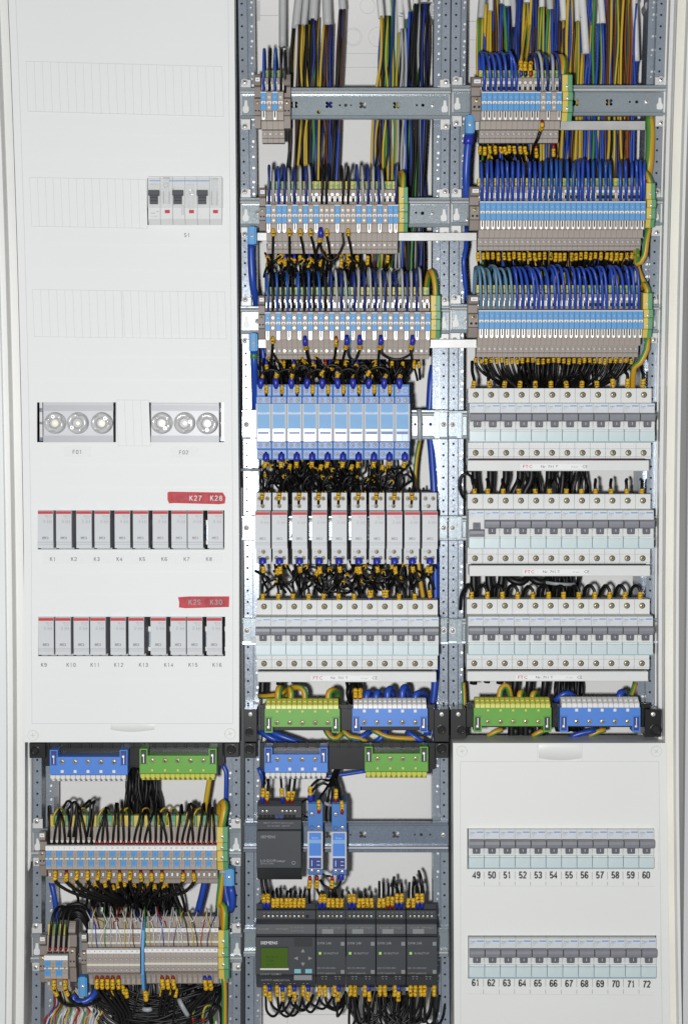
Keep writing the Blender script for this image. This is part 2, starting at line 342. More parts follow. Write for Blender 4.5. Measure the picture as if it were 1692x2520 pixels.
# ------------------------------------------------------------------ posts
def post(fl, inn, hx, label, y0=-25, y1=2545, groove=None):
    L = [(hbow(fl[0], y), y) for y in [lerp(y0, y1, i/12) for i in range(13)]]
    R = [(hbow(fl[1], y), y) for y in [lerp(y1, y0, i/12) for i in range(13)]]
    hs = []; y = 8
    while y < y1:
        if y > y0+4: hs.append(circ(hbow(hx, y), y, 2.9, 8))
        if y > y0+4 and int((y+10)/262) != int((y+38)/262): hs.append(circ(hbow(hx, y+14), y+14, 2.9, 8))
        y += 27.8
    e = empty('mounting_post', pt((fl[0]+fl[1])/2, y1, 60), label, 'metal post', 'perforated mounting posts')
    mb = MB(); vs, fs = plate(L+R, hs, 60, 2); mb.add(vs, fs, 'galv'); o = mb.build('perforated_flange'); o.parent = e; o.location = -Vector(e.location)
    mb = MB(); ribbon(mb, fl[0]+.6, fl[1]-.6, 64, 72, 'hole', y0, y1, 8)  # near-black backing paints the channel's shade behind the flange holes
    s = 1 if inn[0] > fl[0] else -1
    ed = fl[1]+1 if s > 0 else fl[0]-1
    ribbon(mb, ed-s*2.5, ed-s*.3, 62, 90, 'galv2', y0, y1, 10)
    ribbon(mb, inn[0], inn[1], 74, 78, 'galv2' if groove else 'galv', y0, y1, 10)
    ribbon(mb, *((inn[1]-1.5, inn[1]) if s > 0 else (inn[0], inn[0]+1.5)), 78, 120, 'galv2', y0, y1, 10)
    y = y0+30
    while y < y1:
        p = at(hbow((inn[0]+inn[1])/2+3, y), y, 73.6); mb.disc(p.x, p.z, 1.5, 73, 75, 'chrome', 8)
        if rnd.random() < .6:
            p = at(hbow((inn[0]+inn[1])/2+1, y+13), y+13, 73.6); mb.disc(p.x, p.z, 1.0, 73.2, 75, 'chrome', 8)
        y += 26+rnd.random()*30
    o = mb.build('inner_channel'); o.parent = e; o.location = -Vector(e.location)
post((600, 620), (621, 636), 608, 'tall perforated steel post along the left side of the middle bay')
post((1082, 1101), (1063, 1081), 1090.5, 'tall perforated steel post along the right side of the middle bay')
post((1104, 1125), (1126, 1139), 1115, 'tall perforated steel post along the left side of the right bay', y1=1815)
post((1590, 1612), (1570, 1588), 1600, 'tall perforated steel post at the right side of the right bay', y1=1815)
post((76, 97), (108, 128), 86.5, 'perforated steel post at the left side of the lower left bay', y0=1822)
post((569, 588), (553, 568), 578, 'perforated steel post at the right side of the lower left bay', y0=1822)
# ------------------------------------------------------------------ rails
def butter(x, y, r=9.5, k=.5):
    o = []
    for q in range(4):
        a = math.pi/4+q*math.pi/2
        for da, rr in ((-.42, r), (0, r*1.12), (.42, r)): o.append((x+rr*math.cos(a+da), y+rr*.95*math.sin(a+da)))
        o.append((x+r*k*math.cos(a+math.pi/4), y+r*k*math.sin(a+math.pi/4)))
    return o
def rail(x0, x1, yt, yb, label, holes=(), screws=(), flip=False, tabs=True, kind='A', m='rail', d=56):
    e = empty('mounting_rail', at((x0+x1)/2, yb, d), label, 'metal rail', 'galvanised mounting rails')
    def P(mb, nm, bv=0): o = mb.build(nm, None, None, bv); o.parent = e; o.location = -Vector(e.location); return o
    a, b = at(x0, yt, d), at(x1, yb, d); L = 16*.48; l2 = 9*.48
    mb = MB(); zt, zb = a.z, b.z
    if flip: f = lambda z: zt+zb-z
    else: f = lambda z: z
    top = [(d+1.5, f(zt)), (d-7, f(zt)), (d-8.5, f(zt-1)), (d-8.5, f(zt-2.6)), (d-7.4, f(zt-3.4)), (d-8.2, f(zt-4.2)), (d-9.2, f(zt-5.4)), (d-8.2, f(zt-L+1)), (d-6, f(zt-L)), (d+1.5, f(zt-L))]
    mb.prism(top, a.x, b.x, m)
    mb.prism([(d-8.6, f(zt-L+3.2)), (d-9.9, f(zt-L+2.4)), (d-10.2, f(zt-L+1.4)), (d-9.4, f(zt-L+.6)), (d-7, f(zt-L+.5)), (d-7, f(zt-L+3.2))], a.x, b.x, 'zinc')  # bent fold in brighter zinc, a painted highlight along the lip
    mb.prism([(d+1.5, f(zb)), (d-5.5, f(zb)), (d-6.5, f(zb+1)), (d-6.2, f(zb+l2-.6)), (d-5, f(zb+l2)), (d+1.5, f(zb+l2))], a.x, b.x, m)
    P(mb, 'rail_lip')
    mb = MB(); ya, yb_ = (yt+14, yb-8) if not flip else (yt+8, yb-14)
    vs, fs = plate(rect(x0, ya, x1, yb_), list(holes), d, 1.6); mb.add(vs, fs, m); P(mb, 'perforated_web')
    for (sx, sy) in screws:
        mb = MB(); p = at(sx, sy, d-2); mb.screw(p.x, p.z, 3.0, d-2.5, rot=rnd.random()*3); P(mb, 'screw')
    if tabs:
        ym = (yt+yb)/2
        for sgn, xe in ((1, x0), (-1, x1)):
            mb = MB()
            if kind == 'A':
                pbox(mb, xe+sgn*2, yt-22, xe+sgn*25, yt+1, d-2.4, d-.5, 'zinc'); pbox(mb, xe+sgn*2, yb-1, xe+sgn*24, yb+24, d-2.4, d-.5, 'zinc')
                pbox(mb, xe, yt-12, xe+sgn*3, yb+12, d-3, d-.5, 'zinc')
                kx = xe+sgn*13
                vs, fs = plate([(kx-3, ym-9), (kx+3, ym-9), (kx+4, ym+3), (kx+7, ym+8), (kx+7, ym+17), (kx+4, ym+20), (kx-5, ym+20), (kx-8, ym+17), (kx-8, ym+8), (kx-4, ym+3)], [], d-1.6, 1.2); mb.add(vs, fs, 'frame')
                P(mb, 'end_bracket', .25)
                for yy in (yt-16, yb+16):
                    mb = MB(); p = at(xe+sgn*10, yy, d-4); mb.ring(p.x, p.z, 4.0, 2.2, d-4.0, d-2, 'zinc'); mb.screw(p.x, p.z, 3.1, d-4.4, rot=rnd.random()*3); P(mb, 'screw')
            else:
                pbox(mb, xe+sgn*1, yt+6, xe+sgn*34, yb-6, d-11, d-9.2, m); pbox(mb, xe+sgn*20, yt+4, xe+sgn*32, yb-2, d-13, d-11, m)
                P(mb, 'end_bracket', .25)
                mb = MB(); p = at(xe+sgn*10, ym, d-12.5); mb.ring(p.x, p.z, 4.0, 2.2, d-12.5, d-10.8, 'zinc'); mb.screw(p.x, p.z, 3.1, d-12.8, rot=rnd.random()*3); P(mb, 'screw')
    return e
B2 = 'across the middle bay'; B3 = 'across the right bay'
rail(592, 1107, 217, 294, 'wide steel rail '+B2+' at its top, behind four terminals',
     [butter(724, 257), butter(809, 257), butter(892, 258), butter(975, 258), circ(836, 258, 2.6), circ(850, 258, 4.2), circ(863, 258, 2.6), circ(784, 275, 4.6), circ(1025, 258, 2.6), circ(1040, 258, 4)], [(1064, 258)])
rail(1112, 1636, 211, 286, 'wide steel rail '+B3+' at its top',
     [butter(1415, 252), butter(1498, 251), circ(1549, 250, 2.6), circ(1566, 250, 4)], [(1590, 249)])
rail(592, 1105, 487, 560, 'steel rail '+B2+', second from the top', [circ(1023, 523, 2.8), circ(1039, 524, 4.4)], [(1063, 524), (633, 524)])
rail(1110, 1626, 487, 556, 'steel rail '+B3+', second from the top', [], [(1149, 540)])
rail(593, 1104, 753, 822, 'steel rail '+B2+', third from the top', [], [(633, 790)])
rail(1108, 1618, 748, 820, 'steel rail '+B3+', third from the top', [], [(1148, 790)])
rail(596, 1101, 1008, 1081, 'steel rail '+B2+' behind the pale blue relays', [circ(1021, 1044, 3.2), circ(1038, 1044, 3.2), circ(1059, 1044, 4)], kind='B')
rail(1103, 1612, 1010, 1080, 'steel rail '+B3+' behind the top breaker row', kind='B')
rail(596, 1101, 1268, 1330, 'steel rail '+B2+' behind the grey contactors', kind='B')
rail(1103, 1612, 1268, 1330, 'steel rail '+B3+' behind the middle breaker row', kind='B')
rail(597, 1101, 1518, 1586, 'steel rail '+B2+' behind the breaker row', kind='B')
rail(1103, 1612, 1520, 1584, 'steel rail '+B3+' behind the lowest breaker row', kind='B')
rail(600, 1101, 2022, 2095, 'steel rail '+B2+' behind the dark power supply', [butter(809, 2055), circ(862, 2055, 2.6), butter(892, 2055), butter(973, 2055), circ(1020, 2055, 2.4), circ(1036, 2055, 4), circ(1058, 2055, 2.6)], [(1090, 2055)], flip=True, tabs=False, m='galv2')
rail(600, 1101, 2284, 2352, 'steel rail '+B2+' behind the dark control modules', flip=True, kind='B', tabs=False)
rail(80, 594, 2038, 2108, 'steel rail behind the numbered terminals of the lower left bay', flip=True)
rail(78, 596, 2296, 2366, 'lowest steel rail in the lower left bay', flip=True)
for (x0, x1, y0, y1, lab) in ((608, 1172, 572, 592, 'flat aluminium bar running from the middle bay into the right bay, upper one'), (606, 1172, 835, 856, 'flat aluminium bar running from the middle bay into the right bay, lower one'), (1150, 1587, 297, 319, 'flat aluminium bar under the top rail of the right bay'), (560, 205, 2400, 2420, 'short flat bar behind the lowest left terminals')):
    mb = MB(); pbox(mb, min(x0, x1), y0, max(x0, x1), y1, 44, 47, 'alu'); tag(mb.build('busbar', None, None, .3), lab, 'metal bar', 'flat aluminium bars')
# extra bright rod across the white edge, grey fixing cushions at the top of the right bay
def lump(px, py, w, h, d, th, lab):
    mb = MB(); prof = [(w*.5*math.cos(a)*(.9+.1*math.sin(3*a)), h*.5*math.sin(a)) for a in [i*.4488 for i in range(14)]]
    p = at(px, py, d); mb.slab([(p.x+a*.48, p.z+b*.48) for a, b in prof], d, d+th, 'sheath')
    for k in (-1, 0, 1): mb.slab([(p.x+a*.40, p.z+k*h*.13+b*.06) for a, b in prof], d-2.5, d+1, 'wsheath')
    tag(mb.build('cable_gland', None, None, .8), lab, 'cable gland')
lump(1071, 25, 34, 50, 96, 30, 'grey rubber cable gland at the top right of the middle bay')
lump(1604, 16, 40, 42, 96, 30, 'grey rubber cable gland at the top right of the right bay')
# ------------------------------------------------------------------ cover panels
def panel_bands(mb, L, R, bands, d0, d1, m):
    """bands: (y0,y1,[(hx0,hx1),..]); L,R functions of y.  front sheet with rectangular openings and returns"""
    for (y0, y1, hs) in bands:
        n = max(1, int((y1-y0)/120))
        for j in range(n):
            a, b = lerp(y0, y1, j/n), lerp(y0, y1, (j+1)/n)
            xs = [(L(a), L(b))]+[(h, h) for hh in hs for h in hh]+[(R(a), R(b))]
            for k in range(0, len(xs), 2):
                p = [at(xs[k][0], a, d0), at(xs[k+1][0], a, d0), at(xs[k+1][1], b, d0), at(xs[k][1], b, d0)]
                mb.add(p, [(3, 2, 1, 0)], m)
        for (h0, h1) in hs:
            for (xa, ya, xb, yb) in ((h0, y0, h1, y0), (h1, y0, h1, y1), (h1, y1, h0, y1), (h0, y1, h0, y0)):
                p, q = at(xa, ya, d0), at(xb, yb, d0)
                mb.add([p, q, (q.x, d0+3, q.z), (p.x, d0+3, p.z)], [(0, 1, 2, 3)], m)
def edge_return(mb, pts, d0, d1, m):
    P = [at(x, y, d0) for x, y in pts]
    vs = [tuple(p) for p in P]+[(p.x, d1, p.z) for p in P]; n = len(P)
    mb.add(vs, [(i, i+1, n+i+1, n+i) for i in range(n-1)], m)
D0 = 7
cov = empty('cover_panel', at(320, 1828, D0), 'large white cover panel on the left with contactors K1 to K16 showing', 'cover panel')
def vpart(mb, name, lab=None, bevel=0, par=None, flat=False):
    par = par or cov; o = mb.build(name, None, None, bevel, flat); o.parent = par; o.location = -Vector(par.location)
    if lab: o['label'] = lab
    return o
LX = lambda y: hbow(57.5, y)-(2 if y > 1500 else 0); RX = lambda y: {0: 576}.get(y, 576+12*min(1, max(0, y)/1300.))
mb = MB()
bands = [(-40, 438, []), (438, 553, [(362, 547)]), (553, 990, []), (990, 1088, [(91, 285), (367, 551)]), (1088, 1256, []), (1256, 1352, [(93, 552)]), (1352, 1518, []), (1518, 1615, [(94, 554)]), (1615, 1827, [])]
panel_bands(mb, LX, RX, bands, D0, D0+3, 'panel')
edge_return(mb, [(LX(y), y) for y in range(-40, 1828, 60)]+[(LX(1827), 1827), (RX(1827), 1827)]+[(RX(y), y) for y in range(1827, -60, -60)], D0, 46, 'panel')
vpart(mb, 'front_sheet', flat=True)
# raised field border, moulded lines
def line(mb, pts, wpx, d0, m, th=.7):
    for (a, b) in zip(pts[:-1], pts[1:]):
        A, B = at(*a, d0), at(*b, d0); dx, dz = B.x-A.x, B.z-A.z; l = math.hypot(dx, dz) or 1; nx, nz = -dz/l*wpx*.24, dx/l*wpx*.24
        mb.slab([(A.x+nx, A.z+nz), (B.x+nx, B.z+nz), (B.x-nx, B.z-nz), (A.x-nx, A.z-nz)], d0, d0+th, m)
mb = MB()
IL = lambda y: LX(y)+18; IR = lambda y: RX(y)-15
line(mb, [(IL(y), y) for y in range(-40, 1780, 120)]+[(IL(1780), 1781), (IR(1780), 1781)], 1.3, D0-.25, 'groove'); line(mb, [(IR(y), y) for y in list(range(-40, 1780, 120))+[1780]], 1.3, D0-.2, 'groove')
def sl(y): return .024*(1200-y)/1100 if y < 1200 else -.004
for y in (330, 392, 602, 664, 878, 934, 1144, 1199, 1408, 1463, 1672):
    line(mb, [(IL(y)+8, y-sl(y)*230), (IR(y)-6, y+sl(y)*230)], .8, D0-.22, 'panelw')
vpart(mb, 'moulded_lines')
def blank(x0, x1, y0, y1, n, s, gaps=()):
    mb = MB(); f = lambda x, y: y+s*(x-x0)
    q = [(x0, y0), (x1, f(x1, y0)), (x1+4, f(x1, y1)), (x0+5, y1)]; P = [at(*p, D0-.9) for p in q]
    mb.slab([(p.x, p.z) for p in P], D0-.9, D0+1, 'panel')
    for i in range(n+1):
        t = i/n; a = (lerp(x0, x1, t), f(lerp(x0, x1, t), y0)); b = (lerp(x0+5, x1+4, t), f(lerp(x0, x1, t), y1))
        line(mb, [a, b], 1.6 if i in gaps else .9, D0-1.05, 'groove')
    line(mb, [q[0], q[1]], 1.0, D0-1.1, 'groove'); line(mb, [q[3], q[2]], .9, D0-1.1, 'groove')
    line(mb, [(q[3][0], q[3][1]-6), (q[2][0], q[2][1]-6)], .7, D0-1.0, 'panelw')
    vpart(mb, 'blanking_strip')
blank(64, 546, 150, 273, 24, .027); blank(73, 359, 436, 556, 15, .018); blank(80, 298, 712, 828, 11, .014); blank(302, 553, 715, 831, 13, .012)
blank(286, 366, 984, 1097, 4, .006)
# printed captions with clear tapes
def cap(mb, t, x, y, h=4.5, m='capink', b=1, d=None, sx=1.1, rot=0):
    if all(ch in GL for ch in t): p = at(x, y, (D0 if d is None else d)-.3); return mb.strokes(t, p.x, p.z, p.y, h, m, (.20 if b == 2 else .15), .95 if b == 2 else 1.25, .12 if b == 2 else .2)
    p = at(x, y, (D0 if d is None else d)-.3); mb.text(t, p.x, p.z, p.y, h, m, b, 'c', sx, rot)
for t, x, y in [('S1', 460, 578), ('F01', 190, 1112), ('F02', 452, 1113)]+[('K%d' % (i+1), x, 1376) for i, x in enumerate((130, 182, 238, 294, 350, 404, 459, 514))]+[('K%d' % (i+9), x, 1636.5) for i, x in enumerate((108, 175, 234, 292, 353, 415, 475, 534))]:
    mb = MB(); cap(mb, t, x, y); vpart(mb, 'printed_caption', 'grey printed caption '+t)
for q in ((157, 1098, 225, 1124), (104, 1361, 548, 1387), (418, 1100, 488, 1125)):
    mb = MB(); pbox(mb, *q, D0-.18, D0-.02, 'tape'); vpart(mb, 'clear_tape')
# bottom grip and fixing screws
def grip(x0, x1, y0, y1, d, par, up=True):
    mb = MB(); a, b = at(x0, y0, d), at(x1, y1, d); n = 14; P = []
    for i in range(n+1):
        t = i/n; P.append((lerp(a.x, b.x, t), b.z-(1.0 if up else 1.0)*math.sin(math.pi*t)*2.2))
    vs = [(x, d-.2-2.6*math.sin(math.pi*i/n)**.5, z) for i, (x, z) in enumerate(P)]+[(x, d-.1, a.z) for x, z in P]+[(x, d+.5, z) for x, z in P]
    mb.add(vs, [(i, i+1, n+1+i+1, n+1+i) for i in range(n)]+[(i, i+1, 2*n+2+i+1, 2*n+2+i) for i in range(n)], 'panelw', True); vpart(mb, 'pull_grip', par=par, flat=True)
grip(272, 380, 1783, 1796, D0, cov)
def pscrew(x, y, d, par, r=6.6):
    mb = MB(); p = at(x, y, d); mb.ring(p.x, p.z, r, r-.7, d-.5, d+.2, 'groove'); mb.disc(p.x, p.z, r-.7, d-.9, d+.2, 'panelw', 24)
    a = rnd.random()
    for q in (a, a+1.5708):
        c, s_ = math.cos(q), math.sin(q); L, W = 3.2, .35
        mb.slab([(p.x+c*L-s_*W, p.z+s_*L+c*W), (p.x-c*L-s_*W, p.z-s_*L+c*W), (p.x-c*L+s_*W, p.z-s_*L-c*W), (p.x+c*L+s_*W, p.z+s_*L-c*W)], d-1.1, d, 'groove')
    sg = 1 if x < (380 if par is cov else 1370) else -1
    mb.box(p.x+sg*(r-.3), p.x+sg*(r+5), d-.5, d+.2, p.z-2.2, p.z+1.6, 'panelw')
    vpart(mb, 'fixing_screw', par=par)
pscrew(81, 1810, D0, cov); pscrew(566, 1806, D0, cov)
def redtape(pts, txt, lab, tx, ty):
    mb = MB(); P = [at(x, y, D0-.6) for x, y in pts]; mb.slab([(p.x, p.z) for p in P], D0-.6, D0-.1, 'red')
    xs = [p[0] for p in pts]; ys = [p[1] for p in pts]; cx, cy = sum(xs)/len(xs), sum(ys)/len(ys)
    P = [at(lerp(cx, x, .88)+1, lerp(cy, y, .80), D0-.8) for x, y in pts]; mb.slab([(p.x, p.z) for p in P], D0-.8, D0-.5, 'bred')  # inner field in a second, mottled red
    o = mb.build('marking_tape'); tag(o, lab, 'tape', 'red marking tapes')
    mb = MB()
    for s_, x in txt: cap(mb, s_, x, ty, 6.0, 'bink' if ty < 1300 else 'ink', 0, D0-.9, .9, .05)
    mb.build('handwriting', o)
redtape([(412, 1212), (416, 1210), (548, 1212), (555, 1224), (553, 1239), (540, 1241), (428, 1238), (416, 1239), (412, 1230)], [('K27', 481), ('K28', 532)], 'red tape strip handwritten K27 and K28 above the upper contactor row', 0, 1226)
redtape([(438, 1470), (464, 1468), (564, 1468), (563, 1494), (456, 1497), (440, 1495), (441, 1483)], [('K29', 479), ('K30', 532)], 'red tape strip with a faded scribble above the lower contactor row', 0, 1482)
# ---- right lower cover
D1 = 7
cv2 = empty('cover_panel', at(1375, 2519, D1), 'white cover panel at lower right with breakers numbered 49 to 72', 'cover panel')
mb = MB(); L2 = lambda y: 1114+3*(y-1830)/690.; R2 = lambda y: 1638+9.5*(y-1830)/690.
panel_bands(mb, L2, R2, [(1829, 2039, []), (2039, 2139, [(1149, 1608)]), (2139, 2303, []), (2303, 2409, [(1151, 1614)]), (2409, 2560, [])], D1, D1+3, 'panelw')
edge_return(mb, [(L2(2560), 2560), (L2(1829), 1829), (R2(1829), 1829), (R2(2560), 2560)], D1, 62, 'panelw')
vpart(mb, 'front_sheet', par=cv2, flat=True)
mb = MB(); line(mb, [(1133, 2560), (1132, 1875), (1620, 1875), (1629, 2560)], 1.3, D1-.25, 'groove'); line(mb, [(1136, 1878), (1616, 1878)], .9, D1-.2, 'panel')
line(mb, [(1322, 1830), (1322, 1874)], .8, D1-.2, 'groove'); line(mb, [(1432, 1830), (1432, 1874)], .8, D1-.2, 'groove')
line(mb, [(1619, 2040), (1620, 2140)], .8, D1-.2, 'groove'); line(mb, [(1624, 2306), (1625, 2410)], .8, D1-.2, 'groove')
vpart(mb, 'moulded_lines', par=cv2)
grip(1325, 1430, 1832, 1866, D1, cv2); pscrew(1136, 1849, D1, cv2); pscrew(1614, 1849, D1, cv2)
def NX(i, row): return lerp(1171.7, 1589, i/11) if row == 0 else lerp(1169.8, 1590.5, i/11)
for i in range(12):
    for row, y in ((0, 2153), (1, 2419)): mb = MB(); cap(mb, str(49+i+12*row), NX(i, row), y+(i*.35 if row else 0)+(1 if not row else 0), 8.2, 'numink', 2, D1, .78); vpart(mb, 'printed_number', 'printed number '+str(49+i+12*row), par=cv2)
for i in range(11):
    for row, (a, b, c, e) in ((0, (2146, 2165, 2171, 2180)), (1, (2410, 2430, 2436, 2447))):
        mb = MB(); x = (NX(i, row)+NX(i+1, row))/2; line(mb, [(x, a), (x, b)], 1.1, D1-.25, 'ink'); line(mb, [(x, c), (x, e)], 1.1, D1-.25, 'ink'); vpart(mb, 'dividing_mark', par=cv2)
mb = MB(); line(mb, [(1150, 2181), (1608, 2182)], .7, D1-.2, 'groove'); line(mb, [(1150, 2447), (1608, 2450)], .7, D1-.2, 'groove')
vpart(mb, 'moulded_lines', par=cv2)
# ------------------------------------------------------------------ terminal bars and their black holder
def bracket_end(mb, x0, x1, y0, y1, d=28):
    pbox(mb, x0, y0, x1, y1, d, 62, 'blk')
hold = []
def holder(x0, x1, y0, y1, lab, brk):
    e = empty('bar_holder', at((x0+x1)/2, y1, 50), lab, 'bar holder', 'black terminal bar holders')
    mb = MB(); pbox(mb, x0, y0, x1, y1, 36, 56, 'blk'); pbox(mb, x0, y0-4, x1, y0+7, 30, 36, 'blk')
    for k in range(int((x1-x0)/26)): pbox(mb, x0+8+k*26, y0-6, x0+14+k*26, y0+9, 28.5, 34, 'blk')
    o = mb.build('cross_bar', None, None, .4); o.parent = e; o.location = -Vector(e.location)
    for (a, b, c, f, hs) in brk:
        mb = MB(); pbox(mb, a, c, b, f, 22, 62, 'blk')
        for (hx, hy, r) in hs:
            p = at(hx, hy, 21); mb.ring(p.x, p.z, r*.48, r*.36, 19, 24, 'blk', 18); mb.disc(p.x, p.z, r*.36, 21.8, 24, 'hole')
        if f-c > 50: p = at((a+b)/2, c+12, 20.5); mb.screw(p.x, p.z, 3, 20)
        o = mb.build('end_bracket', None, None, .5); o.parent = e; o.location = -Vector(e.location)
holder(640, 1070, 1738, 1798, 'black holder behind the upper green and blue bars of the middle bay', [(600, 632, 1746, 1826, [(613, 1802, 11)]), (1068, 1104, 1746, 1826, [(1086, 1796, 11)])])
holder(640, 1070, 1832, 1894, 'black holder behind the lower blue and green bars of the middle bay', [(600, 630, 1829, 1866, [(614, 1845, 12)]), (1070, 1103, 1829, 1866, [(1086, 1843, 12)])])
holder(108, 548, 1832, 1886, 'black holder below the large white cover panel', [(72, 112, 1829, 1866, [(86, 1848, 11)]), (552, 588, 1829, 1864, [(569, 1845, 12)])])
holder(1146, 1600, 1736, 1790, 'black holder behind the green and blue bars of the right bay', [(1108, 1146, 1746, 1818, [(1134, 1797, 11)]), (1586, 1626, 1746, 1814, [(1613, 1797, 14)])])
def termbar(x0, x1, y0, y1, col, n, flip, lab, xs0, pitch):
    body, strip = ('fgrn', 'fyel') if col == 'g' else ('fbl', 'fwh')
    e = empty('terminal_bar', at((x0+x1)/2, y1, 36), lab, 'terminal bar', 'green and blue terminal bars')
    H = y1-y0; Y = (lambda f: y0+f*H) if not flip else (lambda f: y1-f*H)
    def P(mb, nm, bv=0): o = mb.build(nm, None, None, bv); o.parent = e; o.location = -Vector(e.location); return o
    def B(mb, a, b, f0, f1, d0, d1, m): pbox(mb, a, min(Y(f0), Y(f1)), b, max(Y(f0), Y(f1)), d0, d1, m)
    mb = MB(); w = x1-x0
    if flip: B(mb, x0, x1, .20, .78, 10, 36, body); ff = 1.0
    else: B(mb, x0, x1, .29, .83, 10, 36, body); ff = 1.0
    top = .83 if not flip else .78
    for a in (x0, x1-20):
        B(mb, a, a+3.5, top-.02, ff, 8, 30, body); B(mb, a+16.5, a+20, top-.02, ff, 8, 30, body); B(mb, a, a+20, ff-.05, ff, 8.2, 30, body)
        B(mb, a, a+20, top-.28 if flip else top-.30, top-.25 if flip else top-.27, 9.4, 20, body)
    P(mb, 'body', .4)
    for a in (x0, x1-20):
        mb = MB(); B(mb, a+3.5, a+16.5, top-.26, ff-.06, 9.2, 12, 'fdark' if col == 'b' else 'blk2')
        B(mb, a+9, a+11.5, top-.24, top, 7.5, 12, 'chrome'); B(mb, a+6, a+12, top-.03, top+.04, 7.2, 12, 'chrome'); P(mb, 'end_clip', .2)
    mb = MB(); nt = round((w-6)/12.4); sw = (w-6)/nt
    s0, s1 = (.0, .20) if flip else (.0, .30)
    A = at(x0+3, y0, 14); Bp = at(x1-3, y0, 14); sA = at(0, Y(s0), 22).z; sB = at(0, Y(s1), 10).z
    sg = 1 if not flip else -1
    for k in range(nt):
        xa = lerp(A.x, Bp.x, k/nt); xb = lerp(A.x, Bp.x, (k+1)/nt)-.35
        mb.prism([(30, sA), (22, sA), (9.5, lerp(sA, sB, .55)), (8.6, sB+sg*.2), (30, sB+sg*.2)], xa, xb, strip)
        xm = (xa+xb)/2
        for q in (.25, .55): z = lerp(sA, sB, q); dd = lerp(22, 9.5, q/.55); mb.box(xm-1.6, xm+1.6, dd-.9, dd+2, z-.9, z+.9, strip)
    P(mb, 'clamp_strip', .25)
    for k in range(n):
        x = xs0+pitch*k
        mb = MB(); p = at(x, Y(.70 if not flip else .62), 9.4); mb.ring(p.x, p.z, 3.6, 2.9, 9.2, 11, body); mb.screw(p.x, p.z, 2.9, 9.6, 'brass', 'hole', rnd.random()*3); P(mb, 'screw')
        mb = MB(); p = at(x, Y(.37 if not flip else .31), 9.8); mb.box(p.x-1.7, p.x+1.7, 9.6, 11, p.z-1.7, p.z+1.7, strip if col == 'b' else 'fgrn'); 
        if col == 'g': mb.box(p.x-1.2, p.x+1.2, 9.4, 11, p.z-1.2, p.z+1.2, 'fyel')
        P(mb, 'test_window')
    return e
termbar(651, 836, 1720, 1804, 'g', 5, False, 'green terminal bar with yellow clamps, upper left of the middle bay', 681.5, 31.2)
termbar(866, 1052, 1719, 1803, 'b', 5, False, 'blue terminal bar with white clamps, upper right of the middle bay', 896, 31.3)
termbar(650, 806, 1840, 1917, 'b', 4, True, 'short blue terminal bar, lower left of the middle bay, clamps below', 681.5, 31.2)
termbar(897, 1053, 1838, 1915, 'g', 4, True, 'short green terminal bar, lower right of the middle bay', 928.5, 31.2)
termbar(122, 314, 1846, 1923, 'b', 5, True, 'blue terminal bar under the large white cover panel', 153, 31.8)
termbar(343, 533, 1843, 1920, 'g', 5, True, 'green terminal bar under the large white cover panel', 374.5, 31.5)
termbar(1165, 1356, 1717, 1802, 'g', 5, False, 'green terminal bar above the lower right cover panel', 1200, 31)
termbar(1377, 1575, 1716, 1802, 'b', 5, False, 'blue terminal bar above the lower right cover panel', 1418, 31.4)
# ================================================================== DEVICES
def part(mb, name, parent, bevel=0., label=None):
    o = mb.build(name, parent, None, bevel)
    if label: o['label'] = label
    return o
